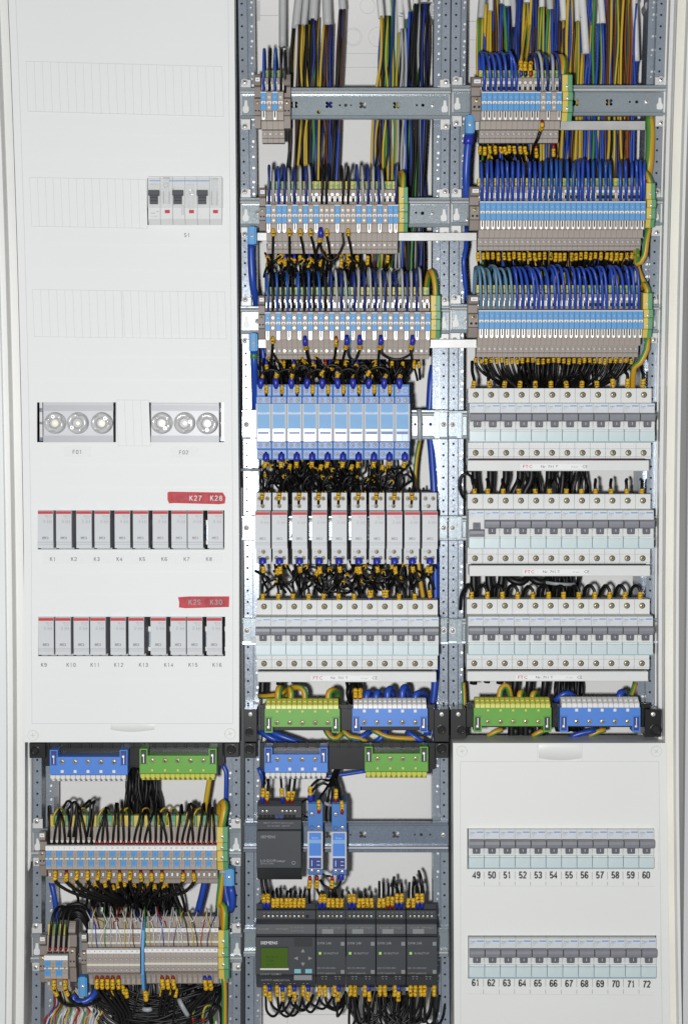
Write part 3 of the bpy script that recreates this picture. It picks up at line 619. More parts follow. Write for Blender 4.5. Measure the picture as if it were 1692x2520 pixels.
# ---- miniature circuit breaker, local mm, origin at handle centre on the front plane (y=0)
def make_mcb(on=True):
    e = empty('circuit_breaker', (0, 0, 0), 'x', 'breaker')
    h = 8.9
    mb = MB()
    prof = [(24, 34), (24, 16.8), (0, 16.0), (-.4, -10.5), (0, -12.6), (0, -29.0), (24, -30), (24, -36.8), (22.9, -37.2), (22.9, -46.4), (24, -46.8), (24, -49), (50, -49), (60, -44), (60, 30), (50, 34)]
    n = len(prof)
    mb.prism(prof, -h, h, 'mcb')
    part(mb, 'body', e, .22)
    mb = MB(); mb.box(-h+.3, h-.3, -.35, .5, 6.2, 15.8, 'mcbf')
    mb.text('hager', -h+4.6, 13.0, -.5, 2.0, 'blueink', 1, 'c', 1.0)
    mb.box(.2, h-.9, -.48, 0, 12.6, 13.7, 'blueink')
    mb.text('MBN110', -h+1, 10.6, -.5, 1.15, 'wink', 0, 'l', .95); mb.text('C 10', -h+1, 8.4, -.5, 1.2, 'wink', 0, 'l'); mb.text('1', h-2, 8.8, -.5, 1.4, 'wink')
    part(mb, 'front_label', e)
    if on:
        mb = MB(); mb.prism([(0, 5.2), (-6, 5.0), (-8.4, 3.6), (-8.8, 0), (-8.2, -3.6), (-6.5, -4.9), (0, -5)], -h+.25, h-.25, 'hand'); part(mb, 'handle', e, .5)
        mb = MB(); mb.prism([(-.2, -4.9), (-5.2, -4.9), (-4.2, -11.0), (-3, -11.8), (-.2, -11.8)], -4.2, 4.2, 'handd'); mb.box(-.5, .5, -5.3, -4, -9.2, -5.6, 'whiteink'); part(mb, 'toggle', e, .25)
        mb = MB(); mb.box(-h+.3, -4.6, -1.6, .2, -10.2, -5.2, 'mcb'); mb.box(4.6, h-.3, -1.6, .2, -10.2, -5.2, 'mcb'); part(mb, 'toggle_guard', e, .3)
    else:
        mb = MB(); mb.prism([(-.2, -6), (-6, -6), (-8.6, -7.4), (-8.8, -11), (-7.5, -14.6), (-.2, -14.6)], -h+.25, h-.25, 'hand'); part(mb, 'handle', e, .5)
        mb = MB(); mb.prism([(-.2, 1.8), (-3.8, 1.8), (-5.2, -6), (-.2, -6)], -4.2, 4.2, 'handd'); mb.ring(0, -1.6, 1.9, 1.4, -5.2, -4, 'whiteink'); part(mb, 'toggle', e, .25)
    mb = MB(); mb.box(-h+.15, h-.15, -3.6, .2, -28.6, -16.4, 'clearc')
    mb.box(-h+.1, h-.1, -3.9, 0, -29.0, -27.8, 'cleare'); mb.box(-h+.1, h-.1, -1.6, 0, -14.6, -13.9, 'clearc'); mb.box(-h+.1, -h+.5, -3.8, .1, -28.6, -14.6, 'cleare'); mb.disc(-h+.2, -27.6, 1.0, -4.0, 0, 'cleare', 8)
    part(mb, 'clear_cover', e, .3)
    for z in (26.4, -41.9):
        mb = MB(); y = 24 if z > 0 else 22.9
        mb.disc(0, z, 3.5, y-.25, y+1, 'hole', 18); mb.screw(-.35, z, 2.9, y-.3, 'brass', 'hole', .5+.8*(z < 0)); part(mb, 'terminal_screw', e)
    remember(e); return e
MCB = make_mcb(True); MCB0 = None
first_used = {}
def spawn(proto, loc, label, group, s=1., sx=None, rz=None):
    if proto.name not in first_used: first_used[proto.name] = 1; o = proto
    else: o = copy_tree(proto)
    o.location = Vector(loc)*K; o.scale = (sx or s, 1, s); o['label'] = label
    if group: o['group'] = group
    if rz: o.rotation_euler = (0, rz, 0)
    return o
VAR = [MCB]
def mcb_row(xa, xb, y, where, off=()):
    """xa,xb: first and last handle centres at handle height y"""
    global MCB0
    for i in range(12):
        A = at(xa, y, -8); B = at(xb, y, -8); sc_ = ((B.x-A.x)/11)/18.0
        p = A.lerp(B, i/11); p = Vector((p.x, 0, p.z))
        if i in off:
            if MCB0 is None: MCB0 = make_mcb(False)
            o = spawn(MCB0, p, 'grey breaker switched off with its handle down, first in the middle breaker row', 'miniature breakers', sc_)
        else: o = spawn(MCB, p, where(i), 'miniature breakers', sc_)
    return
mcb_row(646.5, 1061, 1554.5, lambda i: nth(i+1)+' breaker from the left in the only breaker row of the middle bay')
mcb_row(1174.5, 1594, 1026.5, lambda i: nth(i+1)+' breaker from the left in the top breaker row of the right bay')
mcb_row(1173, 1591.5, 1290.5, lambda i: nth(i+1)+' breaker from the left in the middle breaker row of the right bay', off=(0,))
mcb_row(1171, 1589.5, 1553, lambda i: nth(i+1)+' breaker from the left in the lowest open breaker row of the right bay')
mcb_row(1172.5, 1592, 2079.5, lambda i: nth(i+1)+' breaker from the left in the upper cut-out of the lower right cover')
mcb_row(1173.5, 1597.5, 2349, lambda i: nth(i+1)+' breaker from the left in the lower cut-out of the lower right cover')
# comb busbars under rows
def comb(x0, x1, y0, y1, lx, lab):
    e = empty('comb_busbar', at((x0+x1)/2, y1, 20), lab, 'busbar', 'comb busbars')
    def P(mb, nm, bv=0): o = mb.build(nm, None, None, bv); o.parent = e; o.location = -Vector(e.location)
    mb = MB(); pbox(mb, x0, y0, x1, y1, 14, 38, 'mcb'); P(mb, 'housing', .6)
    mb = MB(); pbox(mb, x0+10, y0-6, x1-14, y0-1, 27, 36, 'redink'); pbox(mb, x0+4, y0-5, x1-10, y0-1.5, 23, 27, 'hole'); P(mb, 'copper_comb')
    mb = MB(); pbox(mb, lx-6, y0+9, lx+158, y1-4, 13.6, 14.2, 'whiteink'); q = at(lx, (y0+y1)/2+2, 13.4); z = q.z
    mb.text('FTC', q.x+5, z, 13.4, 4.0, 'redink', 2, 'c', 1.15); mb.text('Nr. 701 T', q.x+31, z, 13.4, 3.1, 'dink', 0, 'c', 1.15); mb.text('10 mm²', q.x+61, z-.4, 13.4, 2, 'ink', 0); mb.text('CE', q.x+73, z, 13.4, 3.8, 'dink', 0, 'c', 1.05); P(mb, 'printed_label')
comb(633, 1073, 1654, 1679, 771, 'long white comb busbar under the breaker row of the middle bay')
comb(1150, 1596, 1133, 1159, 1287, 'long white comb busbar under the top breaker row of the right bay')
comb(1154, 1599, 1392, 1418, 1292, 'long white comb busbar under the middle breaker row of the right bay')
comb(1149, 1594, 1653, 1677, 1275, 'long white comb busbar under the lowest open breaker row')
# ---- installation contactor, origin at indicator-height centre of front
def make_contactor():
    e = empty('contactor', (0, 0, 0), 'x', 'contactor'); h = 8.85
    mb = MB(); mb.prism([(22, 42), (22, 21.6), (0, 21.0), (-.3, -15), (.4, -16), (.4, -17.6), (0, -18), (0, -22.3), (22, -23), (22, -41.5), (58, -41.5), (58, 42)], -h, h, 'conb')
    mb.box(-h, h, -.5, 0, -17.9, -17.5, 'ink'); mb.box(-h, h, -.42, 0, -15.1, -14.8, 'ink')
    part(mb, 'body', e, .25)
    mb = MB(); mb.box(-h+.3, h-.3, -.6, .5, 17.2, 20.4, 'red'); mb.text('ABB', -4.6, 18.8, -.75, 2.1, 'bred', 1, 'c', 1.1); part(mb, 'brand_band', e)
    mb = MB(); mb.text('ESB 20-20', 4, 14.8, -.45, 1.5, 'ink', 1, 'c', .9); mb.text('24V 20A', 4, 12.4, -.45, 1.1, 'ink', 0)
    for z in (9.8, 8.4, 7): mb.box(-2.4, .2, -.45, 0, z, z+.35, 'ink')
    for x in (2.4, 4.4, 6.4): mb.box(x, x+.3, -.45, 0, 6, 10.5, 'ink'); mb.box(x-.8, x+.9, -.45, 0, 8, 8.3, 'ink')
    part(mb, 'front_print', e)
    mb = MB(); mb.box(-3.6, 3.2, -.7, 0, -11.8, -9.2, 'handd'); mb.box(-3.1, 2.7, -.9, 0, -11.3, -9.7, 'conb'); mb.box(-3, .6, -1, 0, -10.9, -9.7, 'ink'); part(mb, 'switch_indicator', e)
    for (x, z) in ((-4.4, 35.3), (4.6, 35.3), (-.8, 26.4), (-4.4, -34.6), (4.4, -34.6), (0, -27.2)):
        mb = MB(); mb.ring(x, z, 2.7, 2.2, 21.8, 23, 'ink', 14); mb.screw(x, z, 2.3, 21.7, 'brass', 'hole', x); part(mb, 'terminal_screw', e)
    mb = MB()
    for t, x, z in (('1', -5, 39.8), ('3', 5, 39.8), ('A1', -5.6, 26.6), ('A2', -5, -27), ('2', -6, -39.2), ('4', 5.4, -39.2)): mb.text(t, x, z, 21.7, 1.9, 'ink', 1)
    part(mb, 'terminal_marks', e)
    remember(e); return e
CON = make_contactor(); CON.scale = (1, 1, 1)
for i, (a, b) in enumerate([(630.2, 663), (669, 706), (718, 755), (767, 803.5), (815, 853), (863.5, 901.6), (908.7, 946), (952, 989), (995, 1032.5), (1039, 1076)]):
    if i == 0: a, b = 628, 664
    p = at((a+b)/2, 1303.5, 0); spawn(CON, p, nth(i+1)+' grey contactor with a red band, counted from the left in the middle bay', 'grey contactors', 1.02)
KX1 = [(94, 130), (138, 176), (188, 225), (233, 270), (282, 320), (328, 364), (376, 413), (422, 459), (462, 499), (511, 548)]
KX2 = [(94.5, 132), (136, 174), (181, 219), (222, 259.5), (272, 309), (316.5, 354), (371, 408), (420, 457), (460, 497.5), (508, 546)]
for r, (KX, y, w_) in enumerate(((KX1, 1301.5, 'upper'), (KX2, 1564.5, 'lower'))):
    for i, (a, b) in enumerate(KX):
        spawn(CON, at((a+b)/2, y, -1), nth(i+1)+' grey contactor from the left in the %s cut-out of the large cover' % w_, 'contactors behind the cover', 1.03)
# ---- blue bistable relays
def make_finder():
    e = empty('blue_relay', (0, 0, 0), 'x', 'relay'); h = 8.8
    mb = MB(); mb.prism([(22, 44.6), (22, 30), (8, 29.6), (8, 22.6), (20, 22.4), (20, -19), (8, -22.6), (8, -30.6), (22, -31), (22, -43.4), (58, -43), (58, 44)], -h, h, 'fbody'); part(mb, 'body', e, .3)
    mb = MB(); mb.box(-h, h, 1.2, 22, -21.8, 22.2, 'fgrey'); part(mb, 'front_frame', e, .4)
    mb = MB(); mb.box(-h+1.8, h-1.8, .5, 2, -7, 21.6, 'ffront'); mb.box(-h+1.8, h-1.8, .3, 1, 9.6, 12.2, 'fline'); mb.box(-4, 3.5, .2, 1, 11.4, 11.8, 'ink'); part(mb, 'front_label', e)
    mb = MB(); mb.box(-h+1.8, h-1.8, -.4, 2, -21.4, -7.2, 'fclear'); mb.box(-h+2.2, h-2.2, -.55, 1, -13.4, -10.4, 'fdark'); mb.box(-.2, .2, -.6, 1, -21, -13, 'fdark'); mb.box(-h+1.8, h-1.8, -.6, 0, -10.2, -9.4, 'fline'); part(mb, 'clear_window', e, .2)
    for sg in (1, -1):
        z = 26.2*sg
        mb = MB(); mb.box(-h+.9, h-.9, 7.4, 9, z-3.4, z+3.4, 'fterm'); mb.ring(-4.2, z, 2.8, 2.2, 7, 8, 'fdark', 14); mb.ring(4.2, z, 2.8, 2.2, 7, 8, 'fdark', 14); mb.screw(-4, z, 2.2, 7.6, rot=.3); mb.screw(4.2, z, 2.4, 7.2, rot=.9); part(mb, 'terminal_front', e)
        z = 37*sg
        mb = MB(); mb.box(-h+1.2, h-1.2, 21.2, 23, z-4.6, z+4.6, 'fterm'); mb.ring(-4.2, z, 2.8, 2.2, 20.8, 22, 'fdark', 14); mb.screw(-4, z, 2.3, 21.4, rot=1.); mb.ring(4.2, z, 2.8, 2.2, 20.8, 22, 'fdark', 14); part(mb, 'terminal_rear', e)
    remember(e); return e
FIN = make_finder()
for i in range(10):
    p = at(lerp(648, 989.5, i/9), 1040, 1); p.y = 0
    spawn(FIN, p, nth(i+1)+' of ten pale blue relays counted from the left in the middle bay', 'pale blue relays', 1.02)
# ---- fuse switch blocks in the cover
def fuse(x0, x1, xs, lab):
    e = empty('fuse_switch', at((x0+x1)/2, 1088, 4), lab, 'fuse switch', 'fuse switches with three round caps')
    def P(mb, nm, bv=0, l=None): o = mb.build(nm, None, None, bv); o.parent = e; o.location = -Vector(e.location)
    mb = MB(); pbox(mb, x0, 985, x1, 1094, 12, 50, 'fuse'); pbox(mb, x0, 992, x1, 995, 10.5, 12, 'mcb'); P(mb, 'body', .3)
    for (a, b) in ((997, 1011), (1072, 1087)): mb = MB(); pbox(mb, x0, a, x1, b, 11, 14, 'fuse2'); P(mb, 'grey_band')
    for k, (x, y) in enumerate(xs):
        p = at(x, y, 2); mb = MB(); n = 40; r = 12.8; ph = (.35, 1.3, .1, 2.2, .9, .5)[k+(3 if x0 > 300 else 0)]; L = []
        # outer skirt and a lobed grip
        def loop(rf, yy, lobed):
            o = []
            for i in range(n):
                a = 2*math.pi*i/n; q = rf*(1-(.26*max(0, math.cos(3*(a-ph)*1.0))**3 if lobed else 0)); o.append((p.x+q*math.cos(a), yy, p.z+q*math.sin(a)))
            return o
        R = [loop(r, 14, 0), loop(r, 7, 0), loop(r*.97, 6, 0), loop(r*.95, 5.5, 1), loop(r*.92, -2, 1), loop(r*.84, -3.2, 1), loop(r*.52, -3, 0), loop(r*.44, 2, 0), loop(r*.40, 4, 0)]
        vs = sum(R, []); fs = [(a*n+i, a*n+(i+1) % n, (a+1)*n+(i+1) % n, (a+1)*n+i) for a in range(len(R)-1) for i in range(n)]
        mb.add(vs, fs, 'knob', True); o = mb.build('screw_cap'); o.parent = e; o.location = -Vector(e.location)
        m2 = MB(); m2.disc(p.x, p.z, r*.42, 3.2, 8, 'fuse2', 20); m2.disc(p.x+1, p.z-.2, 4.0 if k % 3 != 1 else 2.4, .5, 5, 'lamp', 18); m2.disc(p.x+1.2, p.z-.2, 1.7, .2, 5, 'brass' if k == 1 else 'cream2', 12); m2.build('fuse_eye', o)
        m2 = MB(); a = (1.7, 3.9, .8, -.9, .2, -1.5)[k+(3 if x0 > 300 else 0)]; qx, qz = p.x+math.cos(a)*7.6, p.z+math.sin(a)*7.6; m2.ring(qx, qz, 2.0, 1.3, -3.6, -1, 'chrome', 12); m2.disc(qx, qz, 1.3, -3.0, 0, 'ink', 10); m2.build('test_hole', o)
fuse(106, 279, [(134, 1041), (190, 1041), (249, 1041)], 'white fuse switch with three round caps above the caption F01')
fuse(371, 539, [(397, 1041), (453, 1041), (509, 1042)], 'white fuse switch with three round caps above the caption F02')
for x0, x1, lab in ((97, 105, 'edge of a zinc rail seen left of the F01 fuse caps'), (541, 552, 'edge of a zinc rail seen right of the F02 fuse caps')):
    mb = MB(); pbox(mb, x0, 985, x1, 1094, 52, 56, 'zinc'); pbox(mb, x0, 1004, x1, 1014, 50, 52, 'galv2'); pbox(mb, x0, 1038, x1, 1044, 50, 52, 'galv2'); pbox(mb, x0, 1076, x1, 1086, 50, 52, 'galv2')
    tag(mb.build('rail_end'), lab, 'metal rail')
for (y0, y1, lab) in ((1250, 1358, 'zinc rail behind the upper cover contactors'), (1512, 1620, 'zinc rail behind the lower cover contactors')):
    mb = MB(); ym = (y0+y1)/2+8; pbox(mb, 90, ym-32, 556, ym-20, 50, 56, 'zinc'); pbox(mb, 90, ym-20, 556, ym+18, 58, 60, 'galv'); pbox(mb, 90, ym+18, 556, ym+28, 50, 56, 'zinc')
    tag(mb.build('rail_section'), lab, 'metal rail')
mb = MB(); pbox(mb, 40, 400, 575, 1700, 78, 80, 'blk2'); tag(mb.build('dark_backing'), 'dark sheet behind the large white cover, seen between its contactors', 'dark sheet')  # plain dark sheet behind the cover openings
# ---- S1 residual-current switch with clear hood
e = empty('main_switch', at(454, 550, 0), 'white three-lever switch block with red windows above the caption S1', 'switch')
def P(mb, nm, bv=0, l=None):
    o = mb.build(nm, None, None, bv); o.parent = e; o.location = -Vector(e.location); return o
xs = [364+30.3*i for i in range(7)]
for k in range(6):
    mb = MB(); z = [at(xs[k], y, 0).z for y in (436, 512, 540, 552)]
    A, B = at(xs[k], 500, 0), at(xs[k+1], 500, 0)
    mb.prism([(0, z[0]+1), (0, z[2]+1), (9, z[3]-2), (50, z[3]-2), (50, z[0]+1)], A.x+.12, B.x-.12, 'mcb'); P(mb, 'module_body', .25)
for x, (a, b) in zip((378, 437, 497), ((-3, 0), (0, 0), (0, 0))):
    mb = MB(); pbox(mb, x-13.5, 467, x+13.5, 480, -7, 2, 'anth'); pbox(mb, x-10, 480, x+10, 501, -5, 2, 'anth')
    for q in (485, 492): pbox(mb, x-10, q, x+10, q+1.2, -5.4, 2, 'hand')
    P(mb, 'lever', .4)
for x in (411.5, 471, 530): mb = MB(); pbox(mb, x-6, 516, x+6, 524, -.7, 1, 'red'); pbox(mb, x-5, 521, x+5, 522, -.9, 1, 'bred'); P(mb, 'red_window')
mb = MB(); pbox(mb, 368, 443, 394, 445, -.6, 1, 'blueink'); pbox(mb, 416, 443, 515, 445.5, -.6, 1, 'blueink')
q = at(381, 453, -.6); mb.text('RX ECC', q.x, q.z, -.6, 2, 'ink', 0); q = at(376, 524, -.6); mb.text('10000', q.x, q.z, -.6, 1.8, 'ink'); q = at(388, 520, -.6); mb.text('400', q.x, q.z, -.6, 1.6, 'ink'); q = at(379, 532, -.6); mb.text('0,1 00010', q.x, q.z, -.6, 1.4, 'wink')
P(mb, 'front_print')
mb = MB(); pbox(mb, 401, 437, 417, 500, -5, 1, 'lens'); pbox(mb, 459, 452, 478, 512, -5, 1, 'lens'); pbox(mb, 520, 439, 535, 504, -5, 1, 'lens'); pbox(mb, 362, 438, 548, 510, -3.5, 1, 'lens')
p = at(470, 472, -5.6); mb.ring(p.x, p.z, 3, 2.2, -6, -4, 'clearp', 18); p = at(408, 455, -5.4); mb.ring(p.x, p.z, 3, 2.3, -5.8, -4, 'clearp', 18)
pbox(mb, 446, 505, 452, 528, -4, 1, 'clearp'); pbox(mb, 401, 436, 417, 439, -6, 1, 'clearp'); pbox(mb, 520, 438, 535, 442, -6, 1, 'clearp')
for (a, b, c, f) in ((401, 470, 403, 500), (415, 470, 417, 500), (519, 470, 521, 504), (533, 470, 535, 504), (425, 462, 427, 504), (484, 464, 486, 504)): pbox(mb, a, b, c, f, -5.6, 0, 'clearp')
P(mb, 'clear_hood', .3)
# ================================================================== TERMINAL BLOCKS
Y0 = 521.0
def zt(py, d): return at(1380, py, d).z-at(1380, Y0, 5).z
def make_term(blue, wire_in=True, pe=True, lever=True):
    e = empty('terminal_block', (0, 0, 0), 'x', 'terminal block'); h = 3.1
    P = lambda y, d: (d, zt(y, d))
    mb = MB(); mb.prism([P(457, 42), P(458, 30), P(494, 30), P(495.5, 6), P(542, 6), P(542.5, 12), P(564, 13), P(565, 24), P(585, 26), P(586, 40), P(604, 41), P(605, 43), P(616, 44), P(617, 62), P(452, 62)], -h, h, 'tbeige')
    # side rib and clamp hole frame
    mb.box(-h+.3, h-.3, 29.3, 30.5, zt(492, 30), zt(489, 30), 'tdark'); mb.box(-h, h, 40.4, 43, zt(606, 41), zt(604.5, 41), 'tdark')
    part(mb, 'body', e, .25)
    if pe:
        mb = MB(); z0, z1 = zt(438, 48), zt(457, 48); mb.box(-h+.1, -.2, 46, 60, z0, z1, 'tyel'); mb.box(-.2, h-.1, 46, 60, z0, z1, 'tgrn')
        mb.box(-2.2, 2.2, 45.5, 47, zt(444, 48), zt(441, 48), 'fyel'); mb.box(-2.2, 2.2, 45.5, 47, zt(451, 48), zt(448, 48), 'tgrn'); part(mb, 'earth_level', e, .2)
    mb = MB(); mb.box(-h+.9, h-.9, 29.2, 31, zt(479, 30), zt(466, 30), 'tbeige'); mb.disc(0, zt(470, 29), 1.7, 28.8, 30.5, 'chrome', 10)
    for k in (-1, 1): mb.box(k*2.2-.35, k*2.2+.35, 28.6, 30.5, zt(487, 29), zt(474, 29), 'chrome')
    mb.box(-1.4, 1.4, 28.9, 30.2, zt(488, 29), zt(480, 29), 'hole'); part(mb, 'rear_clamp', e)
    tm = 'tblue' if blue else 'tbeige'
    mb = MB(); mb.box(-h+.12, h-.12, 4.6, 7, zt(518, 5), zt(498, 5), tm); mb.disc(0, zt(509, 5), 1.75, 4.2, 5, 'ffront' if blue else 'cream2', 12); mb.box(-.9, .9, 4.0, 4.4, zt(510, 5)-.25, zt(510, 5)+.35, 'cream2' if blue else 'brass'); part(mb, 'upper_tile', e, .2)
    mb = MB(); mb.box(-h+.12, h-.12, 4.2, 7, zt(540.5, 5), zt(525, 5), tm)
    if not blue: mb.disc(0, zt(534, 5), 1.6, 3.9, 5, 'cream2', 12)
    part(mb, 'lower_tile', e, .2)
    mb = MB(); mb.box(-h+.7, h-.7, 4.0, 6, zt(525, 5), zt(518.5, 5), 'whiteink'); mb.disc(0, zt(523, 5), 1.15, 3.7, 5, 'ink', 10); part(mb, 'bridge_slot', e)
    mb = MB(); mb.box(-h, h, 5.2, 8, zt(498, 5)+.1, zt(495, 5), 'mcbf' if blue else 'tbeige'); part(mb, 'marker_strip', e)
    if lever:
        mb = MB()
        for k in (-1, 1): mb.box(k*1.15-.4, k*1.15+.4, 8, 13, zt(560, 9), zt(541, 9), 'chrome')
        mb.disc(0, zt(561, 10), 1.5, 8.6, 14, 'chrome', 10); mb.box(-.7, .7, 11, 13, zt(559, 11), zt(543, 11), 'hole'); part(mb, 'metal_lever', e)
    mb = MB(); mb.ring(0, zt(595, 40), 2.1, 1.5, 39.2, 41, 'tdark', 12); mb.disc(0, zt(595, 40), 1.5, 39.6, 41, 'cream2' if not blue else 'fuse', 10); mb.box(-1.3, 1.3, 39.3, 40, zt(595, 40)-.2, zt(595, 40)+.2, 'tdark'); part(mb, 'test_screw', e)
    remember(e); return e
TB = make_term(True); TG = make_term(False, lever=False)
def term_row(xa, xb, y, seq, where, s=None):
    n = len(seq); pos = []
    A, B = at(xa, y, 5), at(xb, y, 5); pw = (B.x-A.x)/n
    for i, c in enumerate(seq):
        p = A.lerp(B, (i+.5)/n); o = spawn(TB if c == 'b' else TG, (p.x, 0, p.z), where(i, c), 'narrow terminal blocks', 1.0, sx=pw/6.24)
        pos.append(p)
    return pos
cn = lambda c: 'blue' if c == 'b' else 'beige'
SEQ2A, SEQ2B, SEQ2C = 'bgbg', 'bgbbgbgbgbgggbgggbgbgbgbb', 'bg'*15+'b'
SEQ3A = 'bbbbbbbbbbbgbgb'
T = {}
def twhere(row): return lambda i, c: cn(c)+' terminal block, '+nth(i+1)+' from the left in '+row
T['2A'] = term_row(641, 697, 251, SEQ2A, lambda i, c: cn(c)+' terminal block, '+nth(i+1)+' of the four on the top rail of the middle bay')
T['2B'] = term_row(653.5, 980, 529, SEQ2B, twhere('the upper long row of the middle bay'))
T['2C'] = term_row(651.5, 1059, 794, SEQ2C, twhere('the lower long row of the middle bay'))
T['3A'] = term_row(1184, 1382, 251, SEQ3A, twhere('the short top row of the right bay'))
T['3B'] = term_row(1180, 1588, 521, 'b'*31, twhere('the upper long row of the right bay'))
T['3C'] = term_row(1177, 1582, 789, 'b'*31, twhere('the lower long row of the right bay'))
# numbered two-level terminals, lower left bay
def make_t2(blue, num=True):
    e = empty('numbered_terminal', (0, 0, 0), 'x', 'terminal block'); h = 3.15; Z = lambda py, d: at(320, py, d).z-at(320, 2108, 8).z
    mb = MB(); P = lambda y, d: (d, Z(y, d))
    mb.prism([P(2034, 42), P(2035, 30), P(2078, 30), P(2080, 9), P(2140, 9), P(2143, 22), P(2163, 26), P(2164, 34), P(2174, 36), P(2175, 62), P(2030, 62)], -h, h, 'tbeige'); part(mb, 'body', e, .25)
    if num: 
        mb = MB(); a, b = ('tyel', 'tyel') if blue else ('tgrn', 'tbeige'); mb.box(-h+.2, h-.2, 36, 46, Z(2034, 40), Z(2006, 40), a); mb.box(-h+1, h-1, 35.5, 46, Z(2030, 40), Z(2020, 40), b); part(mb, 'earth_level', e, .2)
    mb = MB(); mb.box(-1.9, 1.9, 29.2, 31, Z(2074, 30), Z(2068, 30), 'chrome'); mb.box(-.5, .5, 29.4, 31, Z(2062, 30), Z(2046, 30), 'tdark'); mb.box(-2.6, 2.6, 28.6, 31, Z(2079, 30), Z(2074, 30), 'hole'); part(mb, 'rear_clamp', e)
    t = 'tblue' if blue else 'tbeige'
    for nm, a, b in (('upper_tile', 2095, 2110), ('lower_tile', 2117, 2133)):
        mb = MB(); mb.box(-h+.12, h-.12, 7.6, 10, Z(b, 8), Z(a, 8), t); mb.ring(0, Z((a+b)/2, 8), 1.6, 1.1, 7.2, 9, 'fbl' if blue else 'tdark', 12); mb.disc(0, Z((a+b)/2, 8), 1.1, 7.4, 9, t if blue else 'tbeige', 10); part(mb, nm, e, .15)
    mb = MB(); mb.box(-h, h, 6.6, 10, Z(2115.5, 8), Z(2111.5, 8), 'cream2'); mb.disc(0, Z(2113, 8), 1.0, 6.3, 8, 'tdark', 10); part(mb, 'bridge_slot', e)
    mb = MB(); mb.box(-h, h, 6.2, 10, Z(2093, 8), Z(2082, 8), 'whiteink'); part(mb, 'number_strip', e)
    mb = MB(); mb.box(-1.6, 1.6, 20, 24, Z(2158, 22), Z(2146, 22), 'tdark'); mb.box(-1.1, 1.1, 19.4, 22, Z(2155, 22), Z(2148, 22), 'chrome'); part(mb, 'front_clamp', e)
    remember(e); return e
NB = make_t2(True); NG = make_t2(False)
def nrow(xa, xb, y, seq, where, num=None, grp='numbered terminal blocks', proto=None, ny=6.0):
    n = len(seq); A, B = at(xa, y, 8), at(xb, y, 8); pos = []; pw = (B.x-A.x)/n
    for i, c in enumerate(seq):
        p = A.lerp(B, (i+.5)/n); o = spawn(proto or (NB if c == 'b' else NG), (p.x, 0, p.z), where(i, c), grp, 1, sx=pw/6.34); pos.append(p)
        if num:
            mb = MB()
            for (t, z, xx) in num(i): mb.text(t, xx, z, ny if z < 20 else 17.2, 2.1, 'dink', 0, 'c', .9)
            mb.build('printed_number', o)
    return pos
z2 = at(320, 2087.5, 6).z-at(320, 2108, 8).z
T['1D'] = nrow(112.5, 533, 2108, 'bg'*16, lambda i, c: '%s terminal block carrying the printed number %s, lower left bay' % (cn(c), nth(i+1)), lambda i: [(str(i+1), z2, 0)])
T['1E'] = nrow(109, 167, 2378, 'bgbg', lambda i, c: cn(c)+' terminal block, '+nth(i+1)+' of four in the small group at the bottom left', grp='small group of terminals')
# plain double-row terminals with white number strips
def make_t3():
    e = empty('double_terminal', (0, 0, 0), 'x', 'terminal block'); h = 3.15; Z = lambda py, d: at(320, py, d).z-at(320, 2378, 8).z
    P = lambda y, d: (d, Z(y, d))
    mb = MB(); mb.prism([P(2262, 44), P(2263, 34), P(2289, 34), P(2291, 20), P(2335, 22), P(2338, 8), P(2398, 8), P(2401, 20), P(2428, 28), P(2429, 60), P(2258, 60)], -h, h, 'tbeige'); part(mb, 'body', e, .25)
    for a, b, d in ((2291, 2300, 20), (2341, 2350, 8)):
        mb = MB(); mb.box(-h, h, d-2.6, d+1, Z(b, d), Z(a, d), 'whiteink'); part(mb, 'number_strip', e)
    for y, d in ((2309, 20), (2366, 8), (2392, 8)):
        mb = MB(); mb.ring(0, Z(y, d), 1.9, 1.3, d-1.2, d+1, 'tdark', 12); mb.disc(0, Z(y, d), 1.3, d-.8, d+1, 'fuse2', 10); part(mb, 'screw_hole', e)
    mb = MB(); mb.box(-h, h, 18, 21, Z(2327, 20), Z(2322, 20), 'cream2'); mb.box(-h, h, 6.4, 9, Z(2381, 8), Z(2376, 8), 'cream2'); part(mb, 'bridge_slot', e)
    mb = MB(); mb.box(-2, 2, 22, 26, Z(2424, 25), Z(2408, 25), 'tbeige'); mb.box(-2.2, 2.2, 18.8, 21, Z(2412, 21), Z(2403, 21), 'tdark'); part(mb, 'front_clamp', e)
    remember(e); return e
T3 = make_t3()
zz1, zz2 = at(320, 2296, 19).z-at(320, 2378, 8).z, at(320, 2345.5, 6).z-at(320, 2378, 8).z
def n3(i): return [(str(2*i+2), zz2, 0), (str(2*i+1), zz1, 0)]
T['1E2'] = nrow(214, 345, 2374, 'g'*10, lambda i, c: 'beige double terminal, %s from the left, left of the blue divider at the bottom' % nth(i+1), n3, 'beige double terminals', T3, 5.2)
T['1E3'] = nrow(356, 536, 2371, 'g'*14, lambda i, c: 'beige double terminal, %s from the left, right of the blue divider at the bottom' % nth(i+1), lambda i: [(str(2*i+22), zz2, 0), (str(2*i+21), zz1, 0)], 'beige double terminals', T3, 5.2)
mb = MB(); a = at(350, 2240, 4)
P = lambda y, d: (d, at(350, y, d).z)
mb.prism([P(2256, 40), P(2290, 12), P(2340, 4), P(2400, 3), P(2438, 12), P(2438, 50), P(2256, 50)], a.x-1.6, a.x+1.6, 'tblue'); tag(mb.build('partition_plate', None, None, .3), 'thin blue divider between the beige double terminals', 'divider')
